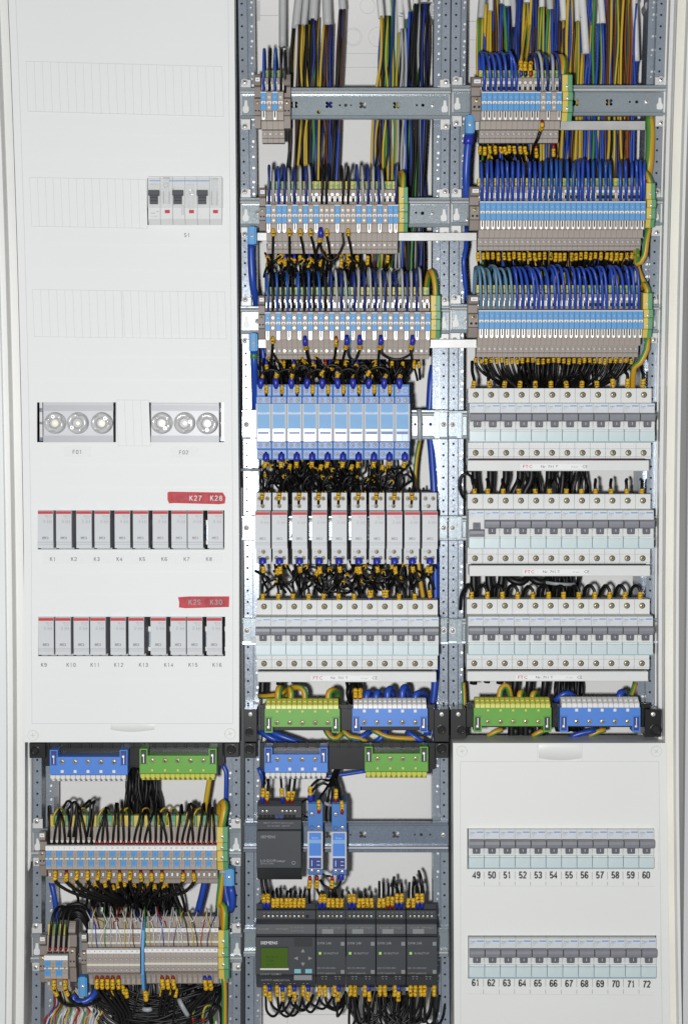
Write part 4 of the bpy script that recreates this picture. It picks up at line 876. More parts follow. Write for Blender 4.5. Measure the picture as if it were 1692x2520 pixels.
mb = MB(); a = at(861, 700, 4); mb.prism([P(705, 44), P(745, 24), P(772, 3), P(825, 3), P(880, 44), P(880, 50), P(705, 50)], a.x-.7, a.x+.7, 'tblue'); tag(mb.build('partition_plate', None, None, .2), 'thin blue divider in the lower long terminal row of the middle bay', 'divider')
# end stops and earth blocks
def endstop(x0, x1, y0, y1, lab, tagtxt=True):
    e = empty('end_stop', at((x0+x1)/2, y1, 30), lab, 'end stop', 'beige end stops')
    def PP(mb, nm, bv=0): o = mb.build(nm, None, None, bv); o.parent = e; o.location = -Vector(e.location)
    H = y1-y0; a, b = at(x0, 0, 20).x, at(x1, 0, 20).x
    a, b = at(x0, (y0+y1)/2, 20).x, at(x1, (y0+y1)/2, 20).x; Q = lambda f, d: (d, at(850, y0+f*H, d).z)
    mb = MB(); mb.prism([Q(0, 34), Q(.02, 22), Q(.2, 18), Q(.24, 30), Q(.42, 30), Q(.45, 20), Q(.74, 20), Q(.76, 24), Q(.98, 28), Q(1, 50), Q(0, 50)], a, b, 'tdark'); 
    for k in range(5): z = Q(.05+.028*k, 19)[1]; mb.box(a+.4, b-.4, 19.2, 22, z, z+.5, 'tbeige')
    PP(mb, 'body', .4)
    mb = MB(); z = Q(.51, 19)[1]; mb.screw((a+b)/2, z, (b-a)*.29, 19.6, 'brass', 'hole', 1); PP(mb, 'clamp_screw')
    mb = MB(); 
    for sx in (-.22, .25): mb.disc((a+b)/2+sx*(b-a), Q(.66, 19)[1], (b-a)*.13, 19.6, 21, 'hole', 10)
    PP(mb, 'test_hole')
    if tagtxt:
        mb = MB(); z = Q(.10, 17)[1]; mb.box(a+(b-a)*.22, b-(b-a)*.1, 17, 20, z-2.2, z+2.2, 'whiteink'); mb.box(a+(b-a)*.35, b-(b-a)*.25, 16.8, 18, z-.5, z+.5, 'ink'); PP(mb, 'marker_tag')
endstop(625, 641, 181, 318, 'beige end stop left of the four terminals on the top middle rail'); endstop(697, 714, 181, 318, 'beige end stop right of the four terminals on the top middle rail', False)
endstop(637, 653, 461, 569, 'beige end stop left of the upper long terminal row, middle bay'); endstop(635, 651, 726, 836, 'beige end stop left of the lower long terminal row, middle bay')
endstop(1160, 1184, 188, 300, 'beige end stop left of the short top terminal row, right bay'); endstop(1156, 1179, 458, 568, 'beige end stop left of the upper long terminal row, right bay'); endstop(1152, 1177, 725, 832, 'beige end stop left of the lower long terminal row, right bay')
endstop(95, 112, 2045, 2158, 'beige end stop left of the numbered terminals'); endstop(96, 113, 2300, 2420, 'beige end stop left of the four lowest left terminals'); endstop(169, 186, 2265, 2420, 'beige end stop right of the four lowest left terminals', False); endstop(199, 214, 2296, 2400, 'beige end stop beside the beige double terminals')
def earth(x0, x1, y0, y1, lab, col=1):
    e = empty('earth_terminal', at((x0+x1)/2, y1, 30), lab, 'earth terminal', 'yellow and green earth terminals')
    def PP(mb, nm, bv=0): o = mb.build(nm, None, None, bv); o.parent = e; o.location = -Vector(e.location)
    ym = (y0+y1)/2; a, b = at(x0, ym, 14).x, at(x1, ym, 14).x; H = y1-y0; Q = lambda f, d: (d, at(850, y0+f*H, d).z); xm = lerp(a, b, .55)
    pr = [Q(0, 26), Q(.02, 16), Q(.37, 16), Q(.38, 10), Q(.55, 10), Q(.57, 14), Q(.80, 14), Q(.82, 18), Q(1, 22), Q(1, 50), Q(0, 50)]
    mb = MB(); mb.prism(pr, a, xm, 'tyel'); PP(mb, 'yellow_half', .3)
    mb = MB(); mb.prism([(d+.8, z) for d, z in pr], xm+.02, b, 'tgrn'); PP(mb, 'green_half', .3)
    for f, d in ((.25, 15.6), (.5, 9.6), (.72, 13.6)):
        mb = MB(); mb.screw(lerp(a, b, .48), Q(f, d)[1], (b-a)*.17, d, 'chrome', 'hole', f*9); PP(mb, 'screw')
earth(981, 1003, 458, 570, 'yellow and green earth terminal at the right end of the upper middle row'); earth(1060, 1083, 725, 833, 'yellow and green earth terminal at the right end of the lower middle row')
earth(1383, 1408, 181, 298, 'yellow and green earth terminal at the right end of the short top row'); earth(1590, 1612, 448, 560, 'yellow and green earth terminal at the right end of the upper right row'); earth(1582, 1605, 719, 831, 'yellow and green earth terminal at the right end of the lower right row')
earth(534, 560, 2034, 2142, 'yellow and green earth terminal right of the numbered terminals'); earth(537, 562, 2288, 2410, 'yellow and green earth terminal right of the double terminals')
# blue feed clamps
for (x, y, w_, h_, lab) in ((619.5, 579, 23, 42, 'blue feed clamp on the upper aluminium bar'), (623, 842, 22, 42, 'blue feed clamp on the lower aluminium bar'), (1156, 305, 22, 43, 'blue feed clamp under the top left of the right bay'), (563, 2161, 26, 40, 'blue feed clamp right of the numbered terminals'), (203, 2430, 23, 46, 'blue feed clamp at the bottom left')):
    e = empty('feed_clamp', at(x, y+h_/2, 36), lab, 'clamp', 'blue feed clamps')
    def PP(mb, nm, bv=0): o = mb.build(nm, None, None, bv); o.parent = e; o.location = -Vector(e.location)
    mb = MB(); pbox(mb, x-w_/2, y-h_/2, x+w_/2, y+h_/2, 26, 46, 'tblue'); pbox(mb, x-w_/2+4, y-h_/2-2, x+w_/2-4, y+h_/2+1, 24, 44, 'tblue'); PP(mb, 'housing', .5)
    mb = MB(); p = at(x, y, 23); mb.screw(p.x, p.z, 2.2, 23, rot=.5); PP(mb, 'clamp_screw')
# ================================================================== CONTROL DEVICES
def dev(nm, x, y, lab, cat, grp=None):
    e = empty(nm, at(x, y, 30), lab, cat, grp)
    def PP(mb, n_, bv=0, l=None):
        o = mb.build(n_, None, None, bv); o.parent = e; o.location = -Vector(e.location)
        if l: o['label'] = l
        return o
    return e, PP
def T_(mb, s, x, y, d, h, m, b=0, al='c', sx=1.): p = at(x, y, d); mb.text(s, p.x, p.z, d, h, m, b, al, sx)
e, PP = dev('power_supply', 685, 2167, 'dark grey power supply with white lettering, at the left of its rail', 'power supply')
Q = lambda y, d: (d, at(685, y, d).z)
mb = MB(); a, b = at(631, 2060, 3).x, at(741, 2060, 3).x
mb.prism([Q(1970, 30), Q(1986, 24), Q(2013, 24), Q(2018, 14), Q(2042, 14), Q(2045, 3), Q(2137, 3), Q(2139, 6), Q(2164, 24), Q(2165, 56), Q(1970, 56)], a, b, 'anth'); PP(mb, 'housing', .6)
for x in (646, 656, 694.5, 705, 715, 726): mb = MB(); p = at(x, 1997, 23.4); mb.disc(p.x, p.z, 2.3, 23.3, 25, 'hole', 12); mb.screw(p.x, p.z, 1.7, 23.2, 'chrome'); PP(mb, 'terminal_screw')
for k in range(9): mb = MB(); pbox(mb, 637+k*10.2, 2006, 645+k*10.2, 2014, 22.6, 25, 'wdblue' if k in (4, 5) else 'hole'); PP(mb, 'wire_port')
mb = MB(); T_(mb, 'SIEMENS', 641, 2060, 2.8, 3.4, 'wink', 1, 'l'); T_(mb, 'LOGO!Power', 641, 2119, 2.8, 3.6, 'ink', 1, 'l'); T_(mb, '6EP1332-1SH42', 641, 2126, 2.8, 1.7, 'ink', 0, 'l'); T_(mb, 'INPUT  OUTPUT 24V DC 2,5A', 685, 2026, 13.8, 1.9, 'ink'); T_(mb, 'AC 100-240V   ADJUST', 685, 2033, 13.8, 1.9, 'ink')
pp = at(722, 2124, 2.8); mb.ring(pp.x, pp.z, 2.2, 1.6, 2.6, 3.2, 'ink', 14); PP(mb, 'printing')
mb = MB(); p = at(722, 2124, 2.8); mb.disc(p.x, p.z, 1.5, 2.7, 4, 'anth2', 12); PP(mb, 'adjust_dial')
# logic module + expansions
def logic(x0, x1, name, lab, base):
    e, PP = dev(name, (x0+x1)/2, 2430, lab, 'control module', None if base else 'dark expansion modules')
    mb = MB(); a, b = at(x0, 2330, 3).x, at(x1, 2330, 3).x; Q = lambda y, d: (d, at(850, y, d).z)
    mb.prism([Q(2224, 30), Q(2238, 26), Q(2241, 22), Q(2262, 22), Q(2275, 14), Q(2304, 12), Q(2307, 3), Q(2399, 3), Q(2404, 14), Q(2424, 20), Q(2430, 30), Q(2431, 56), Q(2224, 56)], a+.15, b-.15, 'anth')
    mb.box(a+.15, b-.15, 10.5, 12.5, Q(2302, 12)[1], Q(2299, 12)[1], 'anth2'); PP(mb, 'housing', .5)
    xs = [650+10.6*k for k in range(11)] if base else [x0+9+10.6*k for k in range(6)]
    for k, x in enumerate(xs):
        mb = MB(); p = at(x, 2256, 21.6); mb.disc(p.x, p.z, 2.1, 21.4, 23, 'hole', 12)
        if not (base and k == 10): mb.screw(p.x, p.z, 1.5, 21.3, 'chrome' if k % 3 else 'brass')
        PP(mb, 'terminal_screw')
    mb = MB()
    for k, x in enumerate(xs[:-1] if base else xs): T_(mb, ['L1', 'N', 'I1', 'I2', 'I3', 'I4', 'I5', 'I6', 'I7', 'I8'][k] if base else ['L', 'M', 'I1', 'I2', 'I3', 'I4'][k], x, 2246.5, 21.5, 1.5, 'wink')
    if base:
        T_(mb, 'DC12/24V', 637, 2287, 11.4, 2, 'wink', 0, 'l'); T_(mb, 'INPUT 8xDC', 678, 2287, 11.4, 2, 'wink', 0, 'l'); T_(mb, 'I1.. A1 I(0..10V)', 716, 2283, 11.4, 1.7, 'wink', 0, 'l'); T_(mb, 'I8.. A2 I(0..10V)', 716, 2291, 11.4, 1.7, 'wink', 0, 'l')
        T_(mb, 'SIEMENS', 641, 2321, 2.8, 3.7, 'whiteink', 1, 'l', 1.05); T_(mb, 'LOGO! 12/24RC', 641, 2398, 2.8, 2.5, 'wink', 0, 'l'); T_(mb, 'OUTPUT 4xRELAY/10A', 642, 2413, 8, 2.4, 'wink', 0, 'l')
        for x in (648, 678, 712, 744): pbox(mb, x, 2421, x+4, 2422, 18, 21, 'wink'); pbox(mb, x+10, 2421, x+14, 2422, 18, 21, 'wink')
    else:
        T_(mb, 'DC12/24V   INPUT 4xDC', (x0+x1)/2, 2284, 11.2, 1.8, 'wink'); T_(mb, 'DM8 24R', x0+4, 2322, 2.8, 2.9, 'wink', 0, 'l', 1.05); T_(mb, 'RUN/STOP', x0+20, 2347, 2.8, 2.6, 'wink', 0, 'l'); T_(mb, '6ED1 055-1HB00-0BA0', x0+3, 2383, 2.8, 1.8, 'wink', 0, 'l', .9); T_(mb, 'OUTPUT 4xRELAY/5A', x0+3, 2396, 2.8, 1.8, 'wink', 0, 'l', .9)
        for k in (0, 1):
            for j in (0, 1): pbox(mb, x0+13+k*33+j*9, 2404, x0+19+k*33+j*9, 2405, 12, 15, 'wink'); pbox(mb, x0+15+k*33+j*9, 2409, x0+17+k*33+j*9, 2411, 14, 16, 'wink')
    PP(mb, 'printing')
    if base:
        mb = MB(); pbox(mb, 641, 2332, 709, 2388, 1.8, 4, 'anth2'); pbox(mb, 642, 2334, 708, 2383, 1.2, 3, 'lcd')
        for k, t in enumerate(('Mo 08:12', 'I:1234', 'Q:1 4')): T_(mb, t, 655, 2356+k*9, 1.0, 2.6, 'lcdd', 0, 'l')
        PP(mb, 'screen')
        mb = MB(); pbox(mb, 640, 2384, 710, 2388, 1.0, 3, 'cream2'); PP(mb, 'screen_rim')
        mb = MB(); pbox(mb, 724, 2311, 767, 2330, 1.8, 4, 'anth2'); PP(mb, 'module_cover', .2)
        for (x, y, q) in ((745, 2341, 1.5708), (745, 2373, -1.5708), (729, 2359, 3.1416), (762, 2359, 0)):
            mb = MB(); p = at(x, y, 2); mb.slab([(p.x+3*math.cos(q+a), p.z+2.8*math.sin(q+a)) for a in (0, 2.2, 4.08)], 1.6, 3.5, 'keyg'); PP(mb, 'arrow_key')
        for x, t in ((732, 'ESC'), (759, 'OK')):
            mb = MB(); pbox(mb, x-8, 2386, x+8, 2396, 1.6, 4, 'key'); T_(mb, t, x, 2391, 1.4, 2.4, 'ink', 1); PP(mb, 'key')
        mb = MB(); pbox(mb, 723, 2401, 767, 2413, 2, 16, 'keyg'); PP(mb, 'label_field')
    else:
        mb = MB(); pbox(mb, x0+7, 2344, x0+13, 2350, 2.3, 4, 'led'); PP(mb, 'status_light')
        mb = MB(); pbox(mb, x0+15, 2287, x0+43, 2299, 10.6, 12, 'keyg'); PP(mb, 'label_field')
        for y in (2324, 2393): mb = MB(); pbox(mb, x1-12, y-5, x1-3, y+4, 2.4, 4, 'keyg'); PP(mb, 'slide_latch')
logic(628, 776, 'logic_module', 'dark logic controller with green screen and arrow keys', True)
for k, (a, b) in enumerate(((777, 850), (851, 924), (925, 999), (1000, 1076))): logic(a, b, 'expansion_module', nth(k+1)+' dark expansion module right of the green-screened controller', False)
# two slim blue interface relays
def iface(x, y0, lab):
    e, PP = dev('slim_relay', x, y0+182, lab, 'relay', 'slim blue relays'); w_ = 19; q = lambda f: y0+f*182
    mb = MB(); pbox(mb, x-w_+2, q(0), x+w_-1, q(.99), 14, 56, 'fbody'); pbox(mb, x-w_+1, q(.02), x+w_, q(.39), 10, 18, 'fbody'); pbox(mb, x-w_+1, q(.90), x+w_, q(.98), 8, 16, 'fbody'); PP(mb, 'body', .5)
    mb = MB(); pbox(mb, x-w_, q(.40), x+w_, q(.91), 2, 14, 'fgrey'); PP(mb, 'front_frame', .5)
    mb = MB(); pbox(mb, x-w_+4, q(.42), x+w_-4, q(.73), .8, 3, 'fbl'); pbox(mb, x-w_+4, q(.51), x+w_-4, q(.56), .4, 3, 'ffront'); T_(mb, 'finder', x, q(.485), .3, 2.4, 'fline', 1); PP(mb, 'front_label')
    mb = MB(); pbox(mb, x-w_+4, q(.75), x+w_-4, q(.90), .8, 3, 'fdark'); pbox(mb, x-w_+4, q(.73), x+w_-4, q(.755), .4, 3, 'fline'); pbox(mb, x-9, q(.79), x-7, q(.87), .2, 3, 'fline'); pbox(mb, x+4, q(.80), x+12, q(.81), .2, 3, 'fline'); pbox(mb, x+4, q(.85), x+12, q(.86), .2, 3, 'fline'); PP(mb, 'clear_window')
    for (dx, f) in ((-8, .16), (9, .34), (8, .94), (-8, .35), (-8, .93)):
        mb = MB(); p = at(x+dx, q(f), 8 if f > .9 else 10); d = p.y; mb.ring(p.x, p.z, 2.8, 2.2, d-1, d+1, 'fdark', 14); 
        if dx*f != -8*.35: mb.screw(p.x, p.z, 2.3, d-.6, rot=f*9)
        PP(mb, 'terminal_screw')
iface(775, 1974, 'left one of two slim blue relays beside the dark power supply'); iface(833.5, 1975, 'right one of two slim blue relays beside the dark power supply')
# ================================================================== WIRES AND CABLES
def spline(W, step=3.0):
    P = [Vector(p) for p in W]; P = [P[0]*2-P[1]]+P+[P[-1]*2-P[-2]]; out = []
    for i in range(1, len(P)-2):
        a, b, c, d = P[i-1:i+3]; L = (c-b).length; n = max(2, min(16, int(L/step)))
        for k in range(n):
            t = k/n; out.append(.5*((2*b)+(c-a)*t+(2*a-5*b+4*c-d)*t*t+(3*b-a-3*c+d)*t**3))
    out.append(P[-2]); return out
def sub(path, s0, s1):
    acc = 0; o = []
    for i in range(len(path)-1):
        L = (path[i+1]-path[i]).length
        if L < 1e-6: continue
        for s in (s0, s1):
            if acc <= s < acc+L:
                o.append((s, path[i].lerp(path[i+1], (s-acc)/L)))
        if s0 < acc+L < s1: o.append((acc+L, path[i+1]))
        acc += L
    o.sort(key=lambda q: q[0]); r = []
    for s, p in o:
        if not r or (p-r[-1]).length > .15: r.append(p)
    return r
GRP = {}
def wire(pts, r, m, label, group=None, name='wire', cat='wire', m2=None, marks=(), step=3.2, n=7, twist=0., world=False):
    W = pts if world else [at(*p) for p in pts]
    if name == 'wire' and any(k[2] == 'mark' for k in marks): name, cat = ('ferruled_wire', 'ferruled wire') if any(k[2] in ('fblue', 'fred') for k in marks) else ('sleeved_wire', 'sleeved wire')
    path = spline(W, step); mb = MB(); mb.tube(path, r, m, n, m2=m2, twist=twist)
    o = mb.build(name, flat=False); tag(o, label, cat, group)
    for (s0, ln, mm, add) in marks:
        q = sub(path, s0, s0+ln)
        if len(q) < 2: continue
        mk = MB()
        if mm == 'mark':
            k = 0; L = ln/3.
            for j in range(3):
                q = sub(path, s0+j*L+.12, s0+(j+1)*L-.12)
                if len(q) > 1: mk.tube(q, add*(1 if j % 2 else 1.04), mm, 8)
            if mk.v: mk.build('marker_sleeve', o)
        else:
            mk.tube(q, (lambda t, a=add: a*(1.0 if t > .25 else .82)), mm, 8); mk.build('ferrule', o)
    return o
def stuff(tubes, name, label, cat):
    mb = MB()
    for (pts, r, m) in tubes: mb.tube(spline([at(*p) for p in pts], 4), r, m, 6)
    tag(mb.build(name), label, cat, kind='stuff')
J = lambda a: rnd.uniform(-a, a)
# ---- loops from the terminal rows
def loops(cols, y0, ytop, tall, where, lean=1.0, grp='jumper loops above the terminal rows', r=1.55, dtop=34, over=()):
    for i, (x, c) in enumerate(cols):
        m = {'b': 'wblue', 'd': 'wdblue', 'm': 'wmblue', 'l': 'wlblue', 'g': 'wgry', 'w': 'wwht', 'k': 'wblk', 's': 'wgry'}[c]
        cn_ = {'b': 'blue', 'd': 'dark blue', 'm': 'mid blue', 'l': 'steel blue', 'g': 'grey', 'w': 'pale', 'k': 'black', 's': 'grey'}[c]
        t = ytop+J(4)+tall(i) if callable(tall) else ytop+J(4); k = lean*(1+J(.4)); h = y0-t; ex = J(2)
        p = [(x+J(.4), y0+1, 29), (x+J(.8), y0-h*.35, 20), (x-1*k+ex*.5, y0-h*.75, 19+J(3)), (x-3*k+ex, t+4, 24+J(4)), (x-6*k+ex, t+J(2), 40), (x-8*k+ex, t+9, 58), (x-9*k+J(3), t+h*.5, 70), (x-9*k+J(4), y0-5, 74)]
        wire(p, r, m, '%s wire curling into the terminals, %s loop from left above %s' % (cn_, nth(i+1), where), grp, 'terminal_wire', 'terminal wire')
seqx = lambda t, c: [(t[i], k) for i, k in enumerate(c)]
zx = lambda L, o=580, k=2.851: [o+v/k for v in L]
c2b = zx([232, 265, 302, 342, 372, 413, 452, 492, 520, 605, 635, 752, 787, 855, 890, 928, 962, 1003, 1030, 1125]); s2b = 'dgbdgdgdgkkkkdgdgdgd'
loops(list(zip(c2b, s2b)), 502, 406, lambda i: (2, 10, 3, 0, 6, 2, 4, 0, 0, 4, 2, 2, 3, 0, 5, 3, 4, 6, 10, -6)[i], 'the upper middle row', .4)
c2c = zx([225, 258, 292, 330, 363, 400, 438, 480, 512, 548, 590, 628, 670, 708, 741, 772, 832, 862, 903, 945, 982, 1015, 1046, 1080, 1126, 1168, 1200, 1230, 1268, 1298]); s2c = 'mkmkmkmkmkmkdgdgdgdgdgdgdgdgdg'
loops(list(zip(c2c, s2c)), 767, 668, lambda i: (3, 5, 1, 6, 0, 6, 2, 6, 0, 4, 0, 4)[i] if i < 12 else (-4 if s2c[i] == 'g' else 0), 'the lower middle row', .8)
for (z, nm) in ((zx([195, 235, 275, 315, 345]), '2A'),):
    loops(list(zip(z, 'bkmkk')), 226, 122, None, 'the top middle terminals', -.4)
c3a = [1100+v/2.6486 for v in (240, 278, 312, 350, 385, 420, 448, 592, 620, 655, 690, 735)]
loops(list(zip(c3a, 'bbbbbbbdgdgd')), 226, 130, None, 'the short top row', 2.2, r=1.75)
c3b = [1100+v/2.6486 for v in (226, 258, 290, 328, 360, 392, 425, 462, 495, 536, 572, 606, 642, 680, 712, 738, 784, 820, 855, 880, 920, 950, 996, 1032, 1062, 1128, 1164, 1202, 1235, 1262, 1282)]
loops(list(zip(c3b, 'b'*12+'m'*6+'b'*3+'m'*4+'b'*6)), 495, 397, None, 'the upper right row', .2, r=1.9)
c3c = [1100+v/2.6486 for v in (216, 250, 285, 322, 352, 388, 420, 455, 490, 528, 565, 592, 622, 662, 700, 728, 760, 798, 835, 868, 905, 945, 980, 1010, 1038, 1080, 1112, 1150, 1185, 1215, 1248)]
loops(list(zip(c3c, 'l'*7+'bbb'+'b'*21)), 763, 658, None, 'the lower right row', 3.0, r=1.75)
# ---- ferruled black wires leaving a row downwards
YM = 2.3
def drops(xs, y, d, where, dx=lambda i: 0, ln=40, dend=75, marks='y', grp='black wires with yellow sleeves', r=1.5, f=None, ml=10, off=2.2, dirn=1, m='wblk', mid=.35):
    for i, x in enumerate(xs):
        L = ln*(1+J(.15)); X = dx(i)+J(2)
        y1_ = y; p = [(x, y-dirn*4, d), (x+J(.6), y+dirn*(12+J(1)), d-1+J(1.5)), (x+X*mid, y+dirn*L*.6, d+2+J(3)), (x+X*.75, y+dirn*L*.9, d+16), (x+X, y+dirn*L*1.15, dend)]
        mk = [(off+J(.6), ml+J(1.2), 'mark', YM)]; fc = (f[i % len(f)] if f else '-')
        word = ''
        if fc in 'BRK':
            mk = [(0, 6.5, {'B': 'fblue', 'R': 'fred', 'K': 'fblk'}[fc], 2.0), (6.3, ml+J(1), 'mark', YM)]; word = {'B': ' with blue ferrule', 'R': ' with red ferrule', 'K': ''}[fc]
        wire(p, r, m, 'sleeved black wire%s, %s from left %s' % (word, nth(i+1), where), grp, marks=mk)
lin = lambda a, b, n: [lerp(a, b, i/(n-1)) for i in range(n)]
x3a = [1100+v/2.6486 for v in (212, 243, 276, 312, 345, 374, 403, 435, 476, 505)]
drops(x3a, 358, 48, 'under the short top row', lambda i: 10+J(12), 34, f='-', off=3)
drops([1318, 1361], 356, 48, 'under the short top row end', lambda i: J(4), 50, f='RR')
x3b = [1100+v/2.6486 for v in (200, 232, 264, 296, 332, 370, 402, 435, 468, 500, 536, 568, 600, 634, 676, 706, 735, 765, 810, 838, 870, 902, 934, 966, 1000, 1040, 1068, 1102, 1134, 1170, 1202)]
drops(x3b, 621, 50, 'under the upper right row', lambda i: (10 if i < 12 else -10 if i > 20 else 0)+J(6), 42, ml=9, r=1.75)
x3c = lin(1171, 1551, 31)
drops(x3c, 883, 50, 'under the lower right row', lambda i: (1340-x3c[i])*.48+J(7), 75, dend=72, ml=6.5, off=1.2, r=1.85, mid=.28)
# middle bay, upper row
x2b = zx([230, 300, 345, 410, 450, 515, 595, 640, 740, 785, 850, 925, 1065]); 
drops(x2b, 628, 48, 'under the upper middle row', lambda i: J(14), 42, f='B-BB-BB-B----', ml=10)
x2c = zx([215, 335, 405, 440, 550, 630, 660, 710, 765, 820, 850, 975, 1005, 1095, 1170, 1250, 1285])
drops(x2c, 888, 48, 'under the lower middle row', lambda i: J(20), 40, f='B-B-BRB--BB-B----', ml=9)
# front jumpers on the tiles
def jump(x, y, pts, col, lab, ml=7.5, r=1.45):
    mk = {'y': [(1.5, ml, 'mark', 2.5)], 'b': [(0, 12, 'fblue', 3.0), (11.5, ml, 'mark', 2.9)], 'r': [(0, 4.5, 'fred', 2.0), (4.5, ml+2, 'mark', 2.3)]}[col]
    wire([(x, y-2, 12), (x, y+6, 9.5), (x, y+14, 10)]+[(p[0], p[1], min(p[2], 20) if p[1] < y+45 else p[2]) for p in pts], r, 'wblk', lab, 'front jumper wires', marks=mk)
for k, (x, c, dx) in enumerate(zip(zx([262, 375, 452, 525, 637, 786]), 'yyyyyy', (-2, 1, 12, 14, 10, 12))):
    jump(x, 565, [(x+dx*.3, 595, 26), (x+dx*.7, 622, 34), (x+dx, 655, 44), (x+dx+J(6), 690, 62)], 'y', 'black jumper with yellow sleeve hanging over the upper middle terminals, %s from the left' % nth(k+1))
a = 580+597/2.851; b = 580+750/2.851
jump(a, 563, [(a-2, 596, 26), (a+2, 618, 26), (a+14, 636, 26), (a+27, 640, 26), (a+42, 628, 26), (b+1, 600, 24), (b, 580, 20), (b, 566, 18)], 'b', 'black wire with large blue ferrule looping over the upper middle terminals')
jump(a-1, 563, [(a-6, 600, 24), (a-12, 625, 30), (a-8, 660, 44), (a-12, 690, 60)], 'b', 'black wire hanging from the large blue ferrule of the upper middle row')
for k, (x, c, dx) in enumerate(zip(zx([258, 485, 703]), 'ybr', (-6, 16, -8))):
    jump(x, 830, [(x+dx*.2, 862, 26), (x+dx*.6, 886, 32), (x+dx, 900, 40), (x+dx*2, 925, 58)], c, 'black jumper hanging over the lower middle terminals, %s from the left' % nth(k+1), r=1.5 if c != 'b' else 2.0)
def ujump(za, zb, dip, lab):
    a, b = 580+za/2.851, 580+zb/2.851
    jump(a, 828, [(a+1, 856, 26), (a+3, 870, 26), (lerp(a, b, .25), dip-4, 26), (lerp(a, b, .5), dip, 26), (lerp(a, b, .75), dip-5, 26), (b-3, 868, 26), (b, 850, 22), (b, 829, 20)], 'b', lab)
ujump(778, 868, 886, 'short black U-shaped jumper with blue ferrules over the lower middle terminals'); ujump(1016, 1238, 885, 'wide black U-shaped jumper with blue ferrules over the lower middle terminals')
for k, z in enumerate((778, 868, 1016, 1238)):
    x = 580+z/2.851; jump(x, 828, [(x-4+J(3), 862, 28), (x-8+J(6), 890, 36), (x-12+J(12), 915, 46), (x-16, 940, 60)], 'b', 'black wire hanging below a blue ferrule over the lower middle terminals, %s from the left' % nth(k+1))
jump(1333, 298, [(1328, 322, 24), (1322, 340, 30), (1312, 362, 40), (1306, 392, 60)], 'r', 'black wire with red ferrule crossing the short top row of the right bay', 11, 1.9)
for k, (x, t, c) in enumerate(((1281, 140, 'fblue'), (1292, 152, 'fblk'), (1305, 153, 'fred'))):
    p = [(x, 188, 29), (x, 178, 28), (x-1, 160, 28), (x+1, t, 32), (x+4, t-20, 50), (x+12, 60, 90), (x+16, 5, 110), (x+18, -40, 110)]
    wire(p, 1.5, 'wyel' if k < 2 else 'wbrn', 'sleeved wire rising from the top right terminals with a %s ferrule' % c[1:].replace('fblk', 'black').replace('blk', 'black'), 'sleeved wires rising to the top', marks=[(0, 6.5, c, 2.0), (6.5, 13, 'mark', 2.6)])
# ---- tangles between the devices of the middle bay
def arc(x0, y0, x1, y1, drop, d=24, dm=18, **k):
    pts = [(x0, y0, d), (x0+J(1), y0+drop*.45, dm+4), (lerp(x0, x1, .22), y0+drop*.88, dm), (lerp(x0, x1, .5), lerp(y0, y1, .5)+drop, dm+J(3)), (lerp(x0, x1, .8), y1+drop*.85, dm), (x1+J(1), y1+drop*.42, dm+4), (x1, y1, d)]
    return pts
GW = 'black wires with yellow sleeves'
FX = [lerp(648, 989.5, i/9) for i in range(10)]
for i, x in enumerate(FX):   # feeding the pale blue relays from above
    w1 = [(x-7, 958, 24), (x-7, 944, 22), (x-6+J(3), 930, 24), (x+J(10), 912, 34), (x+J(18), 895, 52), (x+J(24), 870, 70)]
    wire(w1, 1.5, 'wblk', 'black wire with blue twin ferrule above the %s pale blue relay' % nth(i+1), 'wires above the pale blue relays', marks=[(1.5, 11, 'fblue', 3.9), (12, 6.5, 'mark', 2.8)])
    w2 = [(x+7, 974, 22), (x+7, 962, 19), (x+7, 945, 20), (x+6+J(3), 928, 26), (x+J(12), 905, 44), (x+J(24), 870, 66)]
    if i < 9: wire(w2, 1.5, 'wblk', 'black wire with yellow sleeve entering the top of the %s pale blue relay' % nth(i+1), 'wires above the pale blue relays', marks=[(0, 3.5, 'fblk', 1.9), (3.5, 10, 'mark', 2.5)])
    q = J(6); h = J(7)
    if i < 8: wire([(x-6+q, 938, 24), (x-4+q, 922, 17), (x+6+q, 908+h, 15), (x+20, 903+h, 14), (x+32-q, 910+h*.7, 15), (x+37-q, 925, 18), (x+33+J(4), 945, 26)], 1.4, 'wblk', 'black arch between the %s and the next pale blue relay, above them' % nth(i+1), 'black arches above the pale blue relays', marks=[(4+abs(q), 7, 'mark', 2.4)] if i % 3 else ())
    # below
    wire([(x+6, 1112, 20), (x+6, 1128, 19), (x+5, 1142, 20), (x+2+J(4), 1160, 26), (x+J(12), 1185, 46), (x+J(22), 1210, 64)], 1.5, 'wblk', 'black wire with blue twin ferrule below the %s pale blue relay' % nth(i+1), 'wires below the pale blue relays', marks=[(2.0, 8.5, 'fblue', 4.0), (11.2, 7.5, 'mark', 2.7)])
    if i < 9: wire(arc(x+5, 1134, x+27, 1132, 34+J(5), 22, 16), 1.4, 'wblk', 'black U-shaped loop hanging right below the %s pale blue relay' % nth(i+1), 'black loops below the pale blue relays', marks=[(1, 8, 'mark', 2.5)]+([(28, 7, 'mark', 2.5)] if i % 2 else []))
CX = [646, 687.5, 736.5, 785, 834, 882.5, 927, 970.5, 1014, 1057.5]
